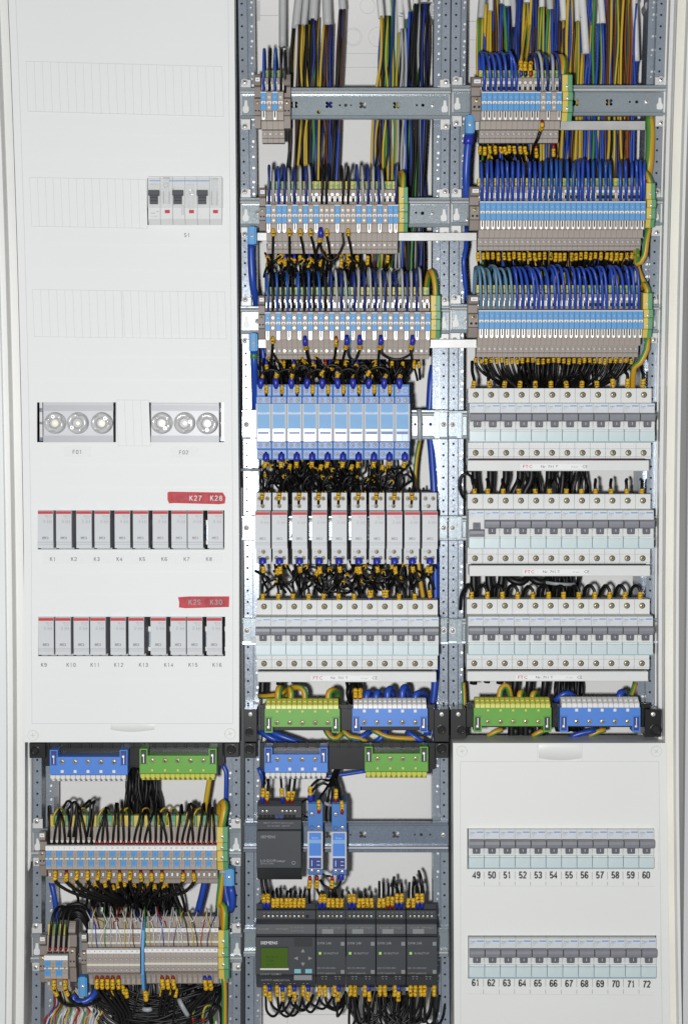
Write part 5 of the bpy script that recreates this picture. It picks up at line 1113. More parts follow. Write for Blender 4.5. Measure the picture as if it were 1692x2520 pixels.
for i, x in enumerate(CX):
    if i < 9: wire([(x-2, 1240, 21), (x-1.5, 1226, 17), (x-1, 1212, 17), (x+J(4), 1198, 24), (x+J(12), 1180, 40), (x+J(22), 1150, 62)], 1.6, 'wblk', 'black wire entering the top of the %s grey contactor' % nth(i+1), 'wires above the grey contactors', marks=[(6.4, 8, 'mark', 2.6)])
    if i < 8: wire([(x+18, 1232, 40), (x+12, 1212, 30), (x+9, 1196, 22), (x+14+J(4), 1178, 20), (x+30, 1170+J(5), 22), (x+45, 1185, 34), (x+50, 1215, 50)], 1.5, 'wblk', 'black arch with yellow sleeve right above the %s grey contactor' % nth(i+1), 'black arches above the grey contactors', marks=[(8, 7, 'mark', 2.6)])
    mb = None
    wire([(x, 1372, 20), (x, 1386, 19), (x+1, 1398, 20), (x+2, 1410, 22), (x-2+J(5), 1425, 30), (x+J(16), 1450, 56)], 1.5, 'wblk', 'black wire with blue ferrule below the %s grey contactor' % nth(i+1), 'wires below the grey contactors', marks=[(0.5, 6.5, 'fblue', 4.6), (10.5, 8, 'mark', 2.6)])
    if i < 9: wire(arc(x+2, 1392, CX[i+1]-6, 1392, 38+J(8), 24, 17), 1.5, 'wblk', 'black U-shaped loop from the %s to the next grey contactor' % nth(i+1), 'black loops below the grey contactors', marks=([(2, 9, 'mark', 2.5)] if i % 2 else [(36, 8, 'mark', 2.5)]))
MX = [646.5+37.3*i for i in range(12)]
for i, x in enumerate(MX):   # above the middle breaker row
    fc = {7: 'fblue', 8: 'fblue', 11: 'fred'}.get(i); mk = [(2.4, 9.5, 'mark', 2.7)]
    if fc: mk = [(1, 6, fc, 3.4 if fc == 'fblue' else 2.2), (7, 9, 'mark', 2.7)]
    wire([(x, 1482, 33), (x+J(1), 1468, 30), (x+J(2), 1452, 29), (x+J(6), 1438, 34), (x+J(16), 1424, 48), (x+J(30), 1405, 66)], 1.6, 'wblk', 'black wire with yellow sleeve entering the %s breaker of the middle bay' % nth(i+1), 'wires above the middle bay breakers', marks=mk)
    if fc == 'fblue': wire([(x+5, 1482, 33), (x+5, 1468, 30), (x+6, 1450, 29), (x+12, 1430, 40), (x+18, 1405, 66)], 1.5, 'wblk', 'second black wire in the blue ferrule of the %s middle breaker' % nth(i+1), 'wires above the middle bay breakers', marks=[(7, 9, 'mark', 2.7)])
# loose sleeved leads lying over the tangle
for (zn, n_, xr, yr) in (('above the pale blue relays', 16, (655, 940), (884, 926)), ('between the relays and the contactors', 20, (655, 960), (1140, 1200)), ('between the contactors and the breakers', 16, (660, 1030), (1404, 1450)), ('between the two middle rows', 14, (655, 900), (632, 672))):
    for k in range(n_):
        x = lerp(xr[0], xr[1], (k+.5)/n_)+J(7); y = rnd.uniform(*yr); an = J(1.1)+1.57; cx, cy = math.cos(an), math.sin(an); L = rnd.uniform(14, 24)
        wire([(x-cx*L*1.6+J(8), y-cy*L*1.5, 62), (x-cx*L*.8, y-cy*L*.8, 40), (x, y, 30), (x+cx*L*.8+J(5), y+cy*L*.8, 38), (x+cx*L*1.5+J(10), y+cy*L*1.5, 62)], 1.5, 'wblk', 'loose sleeved black wire, %s from left %s' % (nth(k+1), zn), 'loose sleeved wires in the tangle', marks=[(16+J(3), 8, 'mark', 2.5)])
# black mass behind
tz = []
def mass(n, xr, y0, y1, dr=(62, 120), r=(1.4, 1.9), sway=30, xe=None):
    for _ in range(n):
        a = rnd.uniform(*xr); b = a+J(sway) if not xe else rnd.uniform(*xe); d = rnd.uniform(*dr)
        tz.append(([(a, y0, d), (lerp(a, b, .3)+J(8), lerp(y0, y1, .33), d-8+J(8)), (lerp(a, b, .7)+J(8), lerp(y0, y1, .66), d-4+J(10)), (b, y1, d)], rnd.uniform(*r), 'wblk'))
mass(20, (655, 950), 600, 735, (66, 100)); mass(26, (650, 960), 870, 985, (66, 110)); mass(16, (960, 1030), 870, 985, (80, 100), xe=(940, 990))
mass(26, (655, 950), 1115, 1240, (60, 110)); mass(14, (700, 860), 1120, 1235, (56, 80)); mass(9, (660, 1060), 1200, 1400, (60, 84), sway=60)
mass(18, (655, 1020), 1380, 1500, (56, 110), sway=60)
for _ in range(16):
    y = rnd.uniform(895, 925); a = rnd.uniform(650, 930); tz.append(([(a, y, 60), (a+18, y-12+J(10), 50), (a+40+J(10), y+J(10), 48), (a+60, y+22, 64)], 1.5, 'wblk'))
for _ in range(14):
    y = rnd.uniform(1140, 1205); a = rnd.uniform(650, 930); tz.append(([(a, y, 62), (a+25, y+J(24), 50), (a+55+J(10), y+J(20), 52), (a+90, y+J(30), 64)], 1.6, 'wblk'))
for _ in range(9):
    y = rnd.uniform(1405, 1450); a = rnd.uniform(650, 960); tz.append(([(a, y, 62), (a+25, y+J(20), 48), (a+60+J(10), y+J(20), 50), (a+95, y+J(22), 64)], 1.6, 'wblk'))
stuff(tz, 'wire_tangle', 'dense tangle of black wires behind the devices of the middle bay', 'wires')
# ---- coloured conductors in the rear, from the sheaths downwards
PAL = {'k': 'wblk', 'b': 'wblue', 'd': 'wdblue', 'm': 'wmblue', 'n': 'wbrn', 'o': 'worg', 'w': 'wwht', 'g': 'wgry', 'y': 'wyel', 'G': 'wgrn', 'Y': None}
NAM = {'k': 'black', 'b': 'blue', 'd': 'dark blue', 'm': 'mid blue', 'n': 'brown', 'o': 'rust brown', 'w': 'white', 'g': 'grey', 'y': 'yellow', 'G': 'green', 'Y': 'yellow and green'}
def fan(seq, top, bot, ends, where, r=1.6, d=100, sway=4, ds=16, grp='coloured conductors in the rear', conductor=1):
    seq = list(seq)
    for _ in range(int(len(seq)*.8)): seq.insert(rnd.randrange(len(seq)), rnd.choice(seq+['b', 'Y', 'y']))
    n = len(seq); k0 = list(range(n))
    for i in range(n-1):
        if rnd.random() < .45: k0[i], k0[i+1] = k0[i+1], k0[i]
    for i, c in enumerate(seq):
        xt = lerp(top[0], top[1], (i+.5)/n)+J(1.5); xb = lerp(bot[0], bot[1], (k0[i]+.5)/n)+J(sway); yt, yb = ends; dd = d+J(ds)
        N = 6; P = [(lerp(xt, xb, k/N)+(J(sway*1.3) if 0 < k < N else 0), lerp(yt, yb, k/N), dd+(J(4) if 0 < k < N else 0)) for k in range(N+1)]
        m, m2 = (PAL[c], None) if c != 'Y' else ('wgrn', 'wyel')
        wire(P, r*(1+J(.12)), m, '%s conductor, %s from left %s' % (NAM[c], nth(i+1), where), grp, 'conductor', 'conductor', m2, step=12, twist=(.05 if c == 'Y' else 0))
def sheath(x, y, w_, lean, lab, m='sheath', d=96):
    w_ *= .9
    wire([(x-lean*1.4, -60, d), (x-lean, -10, d), (x-lean*.4, y*.5, d), (x, y, d)], w_*.25, m, lab, 'cable sheaths ending above the terminals', 'cable_sheath', 'cable sheath', n=12, step=10)
fan('nykknknw', (720, 748), (696, 742), (60, 640), 'in the first rear bunch, middle bay'); fan('kkkybdkG', (748, 768), (712, 770), (60, 640), 'in the second rear bunch, middle bay'); fan('YkkdbknY', (762, 784), (745, 790), (45, 640), 'in the third rear bunch, middle bay')
fan('ykdnkdb', (795, 818), (778, 818), (60, 640), 'in the fourth rear bunch, middle bay'); fan('kkknd', (836, 849), (800, 822), (22, 640), 'in the fifth rear bunch, middle bay', sway=2)
fan('bnyknd', (936, 952), (900, 926), (38, 660), 'in the sixth rear bunch, middle bay'); fan('YGknY', (952, 966), (930, 958), (38, 660), 'in the seventh rear bunch, middle bay'); fan('YdwG', (966, 982), (950, 975), (-20, 660), 'in the eighth rear bunch, middle bay')
fan('wkgkn', (984, 1000), (968, 990), (70, 660), 'in the ninth rear bunch, middle bay'); fan('YGbk', (1000, 1022), (984, 1008), (28, 760), 'in the tenth rear bunch, middle bay'); fan('YbGwgkkdkn', (1018, 1056), (1004, 1042), (8, 760), 'in the eleventh rear bunch, middle bay')
for k, (x, y, w_, l) in enumerate(((695, 116, 20, 0), (727, 70, 22, -8), (747, 64, 17, -6), (770, 50, 24, -3), (806, 62, 25, 3), (843, 24, 20, 2), (938, 45, 17, 5), (957, 41, 16, 3), (986, 80, 20, 4), (1002, 46, 15, 6), (1022, 12, 16, 0), (1044, 5, 18, 0))):
    sheath(x, y, w_, l, 'grey cable sheath, %s from the left at the top of the middle bay' % nth(k+1), 'sheath' if k < 6 else 'wsheath')
mb = MB(); p = at(987, 34, 90); mb.text('16', p.x-.2, p.z, 90.7, 5.2, 'dink', 0, 'c', 1, 1.35); tag(mb.build('pen_mark'), 'number 16 written in black pen on a white cable sheath', 'writing')
# right bay bunches
RB = [('nGYb', 1183, 1188, 1202, 45), ('yGnb', 1202, 1196, 1214, 10), ('YnmY', 1213, 1210, 1228, -20), ('kbnd', 1232, 1222, 1240, 10), ('Gnbk', 1247, 1238, 1254, 14), ('Ybd', 1264, 1252, 1266, 66), ('dbk', 1278, 1266, 1280, -20), ('yYyn', 1296, 1278, 1296, 8), ('yydn', 1312, 1296, 1312, -20), ('bYdn', 1332, 1312, 1330, 16), ('GYbb', 1352, 1330, 1346, 22), ('dbg', 1368, 1344, 1358, -20), ('Ynyd', 1384, 1358, 1378, 50), ('mbyd', 1404, 1376, 1394, -20), ('nYyb', 1420, 1394, 1412, 50), ('ydb', 1438, 1412, 1432, 130), ('byG', 1457, 1430, 1448, -20), ('Ydbm', 1478, 1450, 1470, 57), ('onby', 1496, 1468, 1488, -20), ('bnod', 1512, 1486, 1506, -20), ('nbyn', 1528, 1504, 1524, -20), ('Ydbo', 1545, 1522, 1540, -20), ('oyb', 1558, 1536, 1550, 8)]
for k, (s_, xt, a, b, y) in enumerate(RB):
    fan(s_, (xt-9, xt+9), (a, b+2), (y, 700), 'in the %s rear bunch, right bay' % nth(k+1), r=1.75, sway=4)
fan('Yb', (1562, 1568), (1552, 1562), (150, 230), 'under the long pale sheath of the right bay', sway=1)
SH = ((1182, 44, 20, -4), (1207, 26, 14, 0), (1246, 15, 22, 0), (1266, 66, 18, 6), (1296, 6, 20, 0), (1332, 18, 16, 0), (1353, 24, 18, 2), (1387, 50, 18, 4), (1420, 52, 14, 2), (1434, 44, 18, 2), (1441, 132, 20, 10), (1482, 57, 18, 5), (1563, 8, 16, 0), (1566, 150, 16, 6))
for k, (x, y, w_, l) in enumerate(SH): sheath(x, y, w_, l, 'pale cable sheath, %s from the left at the top of the right bay' % nth(k+1), 'wsheath' if k % 3 else 'sheath', 90)
# black bundles in the right bay
tz = []
mass(26, (1300, 1440), 1120, 1240, (70, 100), sway=12); mass(26, (1290, 1450), 880, 980, (80, 110), sway=20); mass(30, (1340, 1425), 1380, 1500, (70, 100), sway=8, r=(1.6, 2.2)); mass(34, (1360, 1435), 1650, 1800, (72, 104), sway=10, r=(1.6, 2.2)); mass(22, (1190, 1300), 625, 700, (84, 110), sway=24)
mass(18, (1420, 1500), 620, 700, (84, 110), sway=16)
stuff(tz, 'wire_bundle', 'straight dense bundles of black wires behind the right bay breakers', 'wires'); tz = []
mass(30, (308, 384), 1890, 2030, (62, 100), sway=12, r=(1.6, 2.2)); mass(18, (854, 886), 1640, 1740, (56, 80), sway=6, r=(1.6, 2)); 
mass(60, (240, 440), 2160, 2300, (60, 110), sway=50); mass(26, (300, 470), 2400, 2560, (40, 90), sway=40)
for _ in range(36):
    a = rnd.uniform(240, 300); b = rnd.uniform(440, 520); y = rnd.uniform(2455, 2560)
    tz.append(([(a-14, 2400+J(8), 60), (a, y-40, 44), (lerp(a, b, .45), y+J(10), 36+J(6)), (b, y-30, 40), (b+40, 2430+J(20), 62)], 1.7, 'wblk'))
stuff(tz, 'wire_bundle', 'dense bundles of black wires in the lower left bay', 'wires'); tz = []
# thick black leads
TK = 'thick black leads between the breaker rows'
for k, (x0, x1, y0, y1) in enumerate(((1168, 1172, 1150, 1245), (1206, 1204, 1150, 1240), (1244, 1236, 1150, 1240), (1278, 1262, 1150, 1245), (1306, 1290, 1150, 1245), (1350, 1344, 1150, 1250), (1384, 1380, 1150, 1250))):
    wire([(x0, y0-10, 62), (x0, y0+30, 60), (x1, y1-30, 60), (x1, y1+10, 62)], 4.3 if k < 5 else 3.2, 'wblk', 'thick black lead, %s from the left below the top breaker row' % nth(k+1), TK, 'thick_lead', 'cable', n=12)
for k, (x0, x1) in enumerate(((1165, 1166), (1202, 1206), (1233, 1226))):
    wire([(x0, 1400, 62), (x0, 1430, 60), (x1, 1460, 60), (x1, 1500, 62)], 4.5, 'wblk', 'thick black lead, %s from the left below the middle breaker row' % nth(k+1), TK, 'thick_lead', 'cable', n=12)
for k, (a, b) in enumerate(((1245, 1300), (1300, 1352))):
    wire([(a, 1400, 60), (a+10, 1425, 50), (lerp(a, b, .5)+5, 1434, 48), (b-8, 1428, 50), (b, 1405, 60)], 4.2, 'wblk', 'thick black lead sagging below the middle breaker row, %s one' % nth(k+1), TK, 'thick_lead', 'cable', n=12)
for k, (x, y1) in enumerate(((1266, 1740), (1301, 1740), (1340, 1740))):
    wire([(x+2, 1660, 60), (x, 1690, 58), (x-4, 1720, 60), (x-8, y1+40, 62), (x-8, 1830, 64)], 4.6, 'wblk', 'thick black lead, %s from the left above the green bar of the right bay' % nth(k+1), TK, 'thick_lead', 'cable', n=12)
for k, (x, b, w_) in enumerate(((1166, 1684, 4.6), (1199, 1680, 4), (1231, 1683, 4.4), (691, 1686, 5), (727, 1682, 4.6), (647, 1708, 4.8))):
    wire([(x, 1640, 58), (x, 1660, 54), (x-2, b, 50)], w_, 'wblk', 'cut end of a thick black lead, %s below the busbars' % nth(k+1), 'thick black lead ends', 'thick_lead', 'cable', n=12)
wire([(1152, 1235, 60), (1138, 1222, 50), (1130, 1200, 46), (1132, 1176, 46), (1144, 1166, 46), (1158, 1172, 44), (1163, 1192, 40)], 1.8, 'wblk', 'black wire looping out left of the middle breaker row, right bay')
wire([(1140, 1130, 50), (1143, 1142, 40), (1148, 1152, 30), (1150, 1164, 34)], 1.2, 'wblk', 'thin black wire curling at the left end of the top busbar')
# wires entering the right bay breaker rows
RX1 = lin(1170.6, 1586.3, 12)
for i, x in enumerate(RX1):
    hi = i in (9, 10, 11); t0 = 940-(12 if hi else 0)
    wire([(x-5, 962, 34), (x-5+J(1), 948, 32), (x-6+J(2), t0-6, 34), (x-8+J(3), 915, 46), (x-10+J(6), 890, 68)], 2.1, 'wblk', 'black sleeved wire entering the %s breaker of the top row, right bay' % nth(i+1), 'wires into the right bay breakers', marks=[(4.5, 7 if not hi else 10, 'mark', 2.9)])
for i, x in enumerate(lin(1168, 1583, 12)):
    t = 1194-(6 if i in (0, 7, 10) else 0); x2 = x-4+J(3)
    wire([(x2, 1226, 34), (x2, 1210, 32), (x2+J(2), t, 33), (x2+J(2), 1184, 46), (x2+J(3), 1180, 66)], 2.0, 'wblk', 'black sleeved wire entering the %s breaker of the middle row, right bay' % nth(i+1), 'wires into the right bay breakers', marks=[(3.5, 8.5, 'mark', 2.9)])
    x3 = x-8
    wire([(x3, 1482, 34), (x3+J(1), 1466, 32), (x3-1, 1452, 32), (x3-8+J(3), 1441+J(3), 34), (x3-20+J(4), 1446, 42), (x3-26, 1468, 56), (x3-28, 1500, 66)], 2.1, 'wblk', 'black sleeved arch entering the %s breaker of the lowest open row' % nth(i+1), 'wires into the right bay breakers', marks=[(4.5, 8.5, 'mark', 2.9)])
# ---- big blue and earth cables
BG = 'thick blue cables'
def big(pts, r, lab, m='wblue', m2=None, grp=BG, tw=0., marks=()): return wire(pts, r, m, lab, grp, 'thick_cable', 'cable', m2, marks, 6, 12, tw)
big([(618, 600, 40), (618, 640, 40), (622, 700, 44), (630, 740, 60), (634, 780, 80)], 4.3, 'thick blue cable hanging from the upper feed clamp')
big([(624, 862, 40), (625, 900, 42), (627, 960, 60), (629, 1040, 80), (630, 1100, 84)], 4.3, 'thick blue cable hanging from the lower feed clamp', marks=[(1, 9, 'wgrn', 4.6)])
big([(645, 850, 60), (648, 880, 60), (655, 930, 66), (650, 960, 70)], 2.6, 'blue cable slanting beside the lower feed clamp')
big([(1066, 900, 84), (1060, 940, 80), (1056, 1040, 80), (1062, 1120, 76), (1068, 1220, 72), (1071, 1400, 72), (1072, 1560, 72), (1070, 1680, 70), (1060, 1760, 70), (1050, 1810, 66)], 4.6, 'long thick blue cable down the right side of the middle bay')
big([(1155, 326, 44), (1152, 345, 42), (1148, 390, 44), (1146, 440, 48), (1148, 490, 58), (1150, 540, 76)], 4.6, 'thick blue cable with wide collar left in the right bay', marks=[(1, 14, 'fblue', 6.2)])
big([(1146, 560, 78), (1146, 610, 70), (1140, 640, 66), (1144, 700, 74), (1148, 740, 84)], 2.9, 'blue cable at the left edge of the right bay, lower part')
EG = 'yellow and green earth cables'
def eb(pts, r, lab, tw=.08): big(pts, r, lab, 'tgrn', 'eyel', EG, tw)
M['eyel'] = mat('earth_yellow', (.60, .33, .02), .4); M['tgrn'] = mat('earth_green', (.09, .28, .05), .4)
eb([(1382, 190, 30), (1386, 165, 28), (1384, 145, 34), (1376, 140, 50), (1372, 170, 70), (1370, 220, 84)], 3.6, 'earth cable arching onto the earth terminal of the short top row')
eb([(1597, 285, 60), (1600, 330, 56), (1597, 400, 52), (1592, 440, 60), (1596, 500, 76)], 5.4, 'wide earth cable right of the aluminium bar, right bay', .03)
eb([(1602, 460, 30), (1596, 440, 28), (1586, 424, 34), (1580, 440, 56)], 3.6, 'earth cable arching onto the earth terminal of the upper right row')
eb([(1596, 555, 30), (1590, 590, 28), (1584, 630, 30), (1568, 650, 34), (1566, 620, 44), (1574, 590, 56)], 3.4, 'earth cable looping below the earth terminal of the upper right row')
eb([(1566, 625, 40), (1568, 660, 42), (1580, 690, 46), (1590, 706, 50), (1592, 730, 56)], 3.4, 'earth cable running down between the two long rows of the right bay')
eb([(1592, 728, 30), (1592, 712, 28), (1584, 700, 34), (1576, 712, 56)], 3.6, 'earth cable arching onto the earth terminal of the lower right row')
eb([(1592, 828, 30), (1590, 860, 30), (1574, 892, 32), (1560, 903, 36), (1556, 930, 44), (1555, 970, 56)], 3.6, 'earth cable looping below the earth terminal of the lower right row')
eb([(992, 468, 26), (992, 448, 26), (992, 430, 34), (985, 425, 50), (985, 460, 70)], 3.0, 'earth cable arching onto the earth terminal of the upper middle row')
eb([(1072, 740, 28), (1070, 700, 26), (1064, 672, 30), (1056, 670, 44), (1050, 700, 64), (1048, 760, 80)], 3.4, 'earth cable arching onto the earth terminal of the lower middle row')
eb([(1032, 1085, 80), (1024, 1130, 78), (1020, 1200, 76), (1026, 1300, 76), (1030, 1400, 74), (1042, 1480, 76)], 2.6, 'earth cable running behind the rightmost grey contactors', .05)
eb([(545, 2050, 28), (546, 2030, 24), (553, 1990, 26), (549, 1976, 34), (541, 1990, 44), (544, 2040, 60)], 4.6, 'earth cable arching onto the earth terminal of the numbered row', .05)
eb([(547, 2140, 34), (543, 2180, 34), (538, 2230, 40), (542, 2280, 60)], 4.0, 'earth cable below the earth terminal of the numbered row', .03)
eb([(551, 2300, 28), (553, 2270, 26), (552, 2236, 28), (543, 2228, 40), (541, 2260, 60)], 4.0, 'earth cable with a red band arching onto the lowest earth terminal', .0)
eb([(550, 2405, 36), (552, 2440, 40), (552, 2500, 48), (552, 2560, 50)], 3.2, 'earth cable running down from the lowest earth terminal', .0)
big([(518, 1900, 60), (512, 1940, 62), (504, 1990, 66), (500, 2020, 70)], 3.2, 'yellow cable slanting down behind the green bar, lower left', 'wyel', None, EG)
big([(545, 1880, 70), (556, 1900, 68), (556, 1960, 68), (556, 2040, 72)], 2.8, 'blue cable at the right side of the lower left bay')
big([(566, 2180, 40), (572, 2210, 40), (568, 2240, 46), (556, 2200, 54), (552, 2160, 60)], 4.0, 'thick blue cable looping below the feed clamp, lower left bay')
big([(506, 2160, 70), (498, 2200, 70), (488, 2240, 72), (478, 2300, 76)], 4.2, 'thick blue cable slanting behind the lower left terminals')
big([(126, 2172, 72), (134, 2210, 70), (140, 2260, 72), (144, 2300, 76)], 3.4, 'blue cable slanting at the far left of the lower left bay')
big([(186, 2450, 40), (178, 2462, 38), (200, 2468, 36), (222, 2458, 38), (236, 2440, 44), (240, 2420, 56)], 4.0, 'thick blue cable below the lowest feed clamp')
# arches above the terminal bars
def arch(xa, ya, xb, h, r, lab, earth_=True, d=30):
    p = [(xa, ya+14, 30), (xa, ya-h*.5, 30), (lerp(xa, xb, .25), ya-h*.95, 33), (lerp(xa, xb, .65), ya-h, 42), (xb, ya-h*.6, 54), (xb, ya+14, 66)]
    (eb if earth_ else big)(p, r, lab)
eb([(638, 1714, 58), (660, 1714, 50), (672, 1712, 48), (684, 1710, 46), (700, 1702, 50)], 3.4, 'earth cable coming in from the left over the green bar, middle bay')
arch(684, 1718, 692, 24, 4.0, 'first earth cable arch over the upper green bar, middle bay'); arch(716, 1718, 708, 22, 3.6, 'second earth cable arch over the upper green bar, middle bay')
eb([(750, 1732, 30), (750, 1708, 30), (742, 1694, 32), (722, 1692, 40), (700, 1702, 52)], 3.6, 'third earth cable arch over the upper green bar, middle bay')
arch(808, 1718, 830, 18, 4.0, 'rightmost earth cable arch over the upper green bar, middle bay')
for k, (x, x2, h) in enumerate(((901, 914, 13), (925, 936, 13), (953, 966, 22), (989, 1002, 26), (1022, 1044, 12))): arch(x, 1718, x2, h, 4.0, nth(k+1)+' blue cable arch over the upper blue bar, middle bay', False)
for k, (x, f) in enumerate(((874, 'fred'), (886, 'fred'))):
    wire([(x, 1730, 22), (x, 1718, 22), (x, 1700, 24), (x-1, 1686, 34), (x-1, 1660, 56)], 1.5, 'wblk', '%s black wire with red ferrule into the blue bar, middle bay' % ('left', 'right')[k], GW, marks=[(0, 6, f, 2.2), (6, 11, 'mark', 2.9)])
eb([(1228, 1725, 30), (1230, 1700, 32), (1240, 1688, 34), (1250, 1694, 36), (1258, 1728, 44)], 3.6, 'earth cable arch over the green bar of the right bay'); arch(1278, 1718, 1288, 14, 3.6, 'second earth cable arch over the green bar, right bay'); arch(1310, 1718, 1322, 12, 3.6, 'third earth cable arch over the green bar, right bay')
big([(1366, 1726, 50), (1380, 1712, 48), (1396, 1706, 48), (1412, 1714, 56)], 3.8, 'blue cable arch over the left end of the right blue bar'); arch(1524, 1716, 1536, 12, 4.2, 'blue cable arch over the right end of the right blue bar', False)
eb([(1562, 1680, 80), (1556, 1700, 76), (1548, 1722, 70)], 3.0, 'earth cable behind the right end of the right blue bar', .03); eb([(1139, 1680, 66), (1141, 1710, 66), (1143, 1760, 62)], 2.6, 'earth cable at the left edge above the lower right cover', .02)
for k, (a, b, m_) in enumerate(((640, 700, 0), (664, 752, 0), (910, 855, 0), (950, 920, 0), (1000, 1052, 0))):
    big([(a, 1800, 60), (lerp(a, b, .3), 1812, 56), (lerp(a, b, .7), 1824, 56), (b, 1834, 60)], 3.8, nth(k+1)+' blue cable crossing between the upper and lower bars, middle bay')
for k, (a, b) in enumerate(((800, 840), (915, 1040), (840, 905))):
    eb([(a, 1796, 58), (lerp(a, b, .3), 1814, 54), (lerp(a, b, .7), 1818, 54), (b, 1806+k*12, 58)], 3.2, nth(k+1)+' earth cable crossing between the upper and lower bars, middle bay')
for k, (a, b) in enumerate(((1200, 1235), (1310, 1345), (1450, 1488))): eb([(a, 1812, 52), (lerp(a, b, .5), 1802, 50), (b, 1796, 52)], 3.2, nth(k+1)+' earth cable under the bars of the right bay')
big([(1400, 1816, 52), (1425, 1806, 50), (1465, 1798, 50)], 3.4, 'blue cable under the blue bar of the right bay')
big([(640, 1895, 60), (700, 1912, 64), (810, 1910, 64), (900, 1898, 60)], 2.4, 'blue cable running under the lower bars of the middle bay')
big([(636, 1890, 56), (642, 1905, 54), (650, 1930, 58)], 2.6, 'blue cable at the left under the lower bars of the middle bay')
for k, x in enumerate((1268, 1303)): big([(x, 1790, 62), (x, 1830, 66)], 4.6, nth(k+1)+' thick black cable passing down behind the right cover', 'wblk', grp='thick black leads')
# ---- control device wiring
def up(x, y, d, top, mk, lab, r=1.5, sx=0, grp='sleeved wires over the control devices'):
    p = [(x, y+4, d), (x+J(.5), y-8, d-3), (x+sx*.4+J(1), y-22, d-3), (x+sx*.8+J(2), lerp(y-24, top, .5), d+6), (x+sx, top, d+22), (x+sx+J(3), top+6, 66)]
    wire(p, r, 'wblk', lab, grp, marks=mk)
Bm = lambda: [(0, 9, 'fblue', 2.5), (9, 10, 'mark', 2.7)]; Rm = lambda: [(0, 5, 'fred', 2.3), (5, 10, 'mark', 2.6)]; Km = lambda: [(2.2, 12, 'mark', 2.55)]
for k, (x, mk) in enumerate(((646, Bm()), (657, Rm()), (695, Bm()), (707, Rm()), (718, Rm()))): up(x, 1972, 28, 1900, mk, nth(k+1)+' sleeved wire into the top of the dark power supply', sx=(4, 3, -6, 8, 10)[k])
for k, (x, y, c) in enumerate(((763, 1973, 'fblue'), (784, 2002, 'fred'), (825, 1975, 'fred'), (841, 2004, 'fred'))):
    wire([(x, y, 10), (x+1, y-14, 9), (x+J(2), y-34, 12), (lerp(x, 822, .4), y-56, 30), (lerp(x, 824, .8), 1920, 48), (826+k*3, 1890, 60)], 1.6, 'wblk', nth(k+1)+' sleeved wire into the two slim blue relays', 'wires of the slim relays', marks=[(0, 8 if c == 'fblue' else 5, c, 3.6 if c == 'fblue' else 2.2), (7 if c == 'fblue' else 5, 11, 'mark', 2.6)])
for k, x in enumerate((805, 812, 818, 824, 832)): wire([(x, 2040, 64), (x+J(4), 2000, 60), (x+J(4)+4, 1950, 52), (824+J(8), 1915, 56), (826+J(8), 1885, 62)], 1.6, 'wblk', 'black wire of the bunch between the slim relays, '+nth(k+1), 'bunch between the slim relays')
wire([(760, 1968, 56), (772, 1942, 44), (795, 1928, 42), (815, 1935, 48), (822, 1900, 60)], 1.6, 'wblk', 'black wire arching over the left slim blue relay')
for k, (x, c) in enumerate(((762, 'fred'), (780, 'fred'), (817, 'fred'))):
    wire([(x, 2156, 12), (x, 2168, 12), (x+J(2), 2186, 14), (x+(-1, 8, 8)[k], 2210, 34), (x+J(10), 2240, 60)], 1.6, 'wblk', nth(k+1)+' red ferruled wire below the slim blue relays', 'wires of the slim relays', marks=[(0, 5, c, 2.2), (5, 10, 'mark', 2.7)])
wire([(839, 2150, 10), (839, 2164, 12), (834, 2180, 14), (818, 2188, 16), (798, 2180, 18), (788, 2166, 24)], 1.7, 'wblk', 'black wire looping below the right slim relay with blue ferrule', marks=[(0, 8, 'fblue', 3.6)])
wire([(742, 1976, 50), (752, 1968, 40), (768, 1966, 40)], 1.4, 'wblk', 'black wire joining the power supply and left slim relay'); wire([(742, 2006, 40), (758, 2012, 44)], 1.4, 'wblk', 'short black wire right of the power supply'); wire([(793, 2150, 30), (800, 2156, 28), (812, 2157, 30)], 1.4, 'wblk', 'short black wire between the slim relays at their foot')
for k, x in enumerate((643, 652)): wire([(x, 2160, 50), (x+2, 2180, 46), (x+8, 2205, 44), (x+10, 2240, 60)], 2.0, 'wblk', ('left', 'right')[k]+' black wire leaving the foot of the power supply')
top = [(650, 'B'), (660, 'B')]+[(672+10.6*k, 'K') for k in range(8)]+[(787, 'B'), (798, 'B'), (808, 'K'), (819, 'K'), (830, 'K'), (840, 'K'), (860, 'B'), (871, 'B'), (882, 'K'), (893, 'K'), (903, 'K'), (914, 'K'), (932, 'K'), (943, 'K'), (954, 'R'), (965, 'R'), (976, 'B'), (987, 'B'), (1004, 'K'), (1016, 'K'), (1027, 'B'), (1038, 'B')]
for k, (x, c) in enumerate(top):
    up(x, 2232, 26, 2196-(20 if x > 930 else 0)-abs(J(8)), {'B': Bm, 'R': Rm, 'K': Km}[c](), 'sleeved wire, %s from the left over the row of dark modules' % nth(k+1), sx=J(5), r=1.6)
for k, (x, h) in enumerate(((975, 2160), (1024, 2160), (1036, 2145))): wire([(x, 2215, 40), (x+4, 2195, 38), (x-4+J(3), h+14, 40), (x-6, h, 56)], 2.0, 'wblk', ('left', 'middle', 'right')[k]+' black wire stub standing above the last dark modules')
xb = [(652, '-'), (664, 'B'), (682, '-'), (694, 'B'), (713, '-'), (724, 'B'), (746, '-'), (758, 'B')]+[(x0+q, c) for x0 in (777, 851, 925) for q, c in ((10, '-'), (22, '-'), (46, '-'), (56, 'B'))]+[(1010, '-'), (1022, '-'), (1034, '-'), (1044, '-'), (1068, '-')]
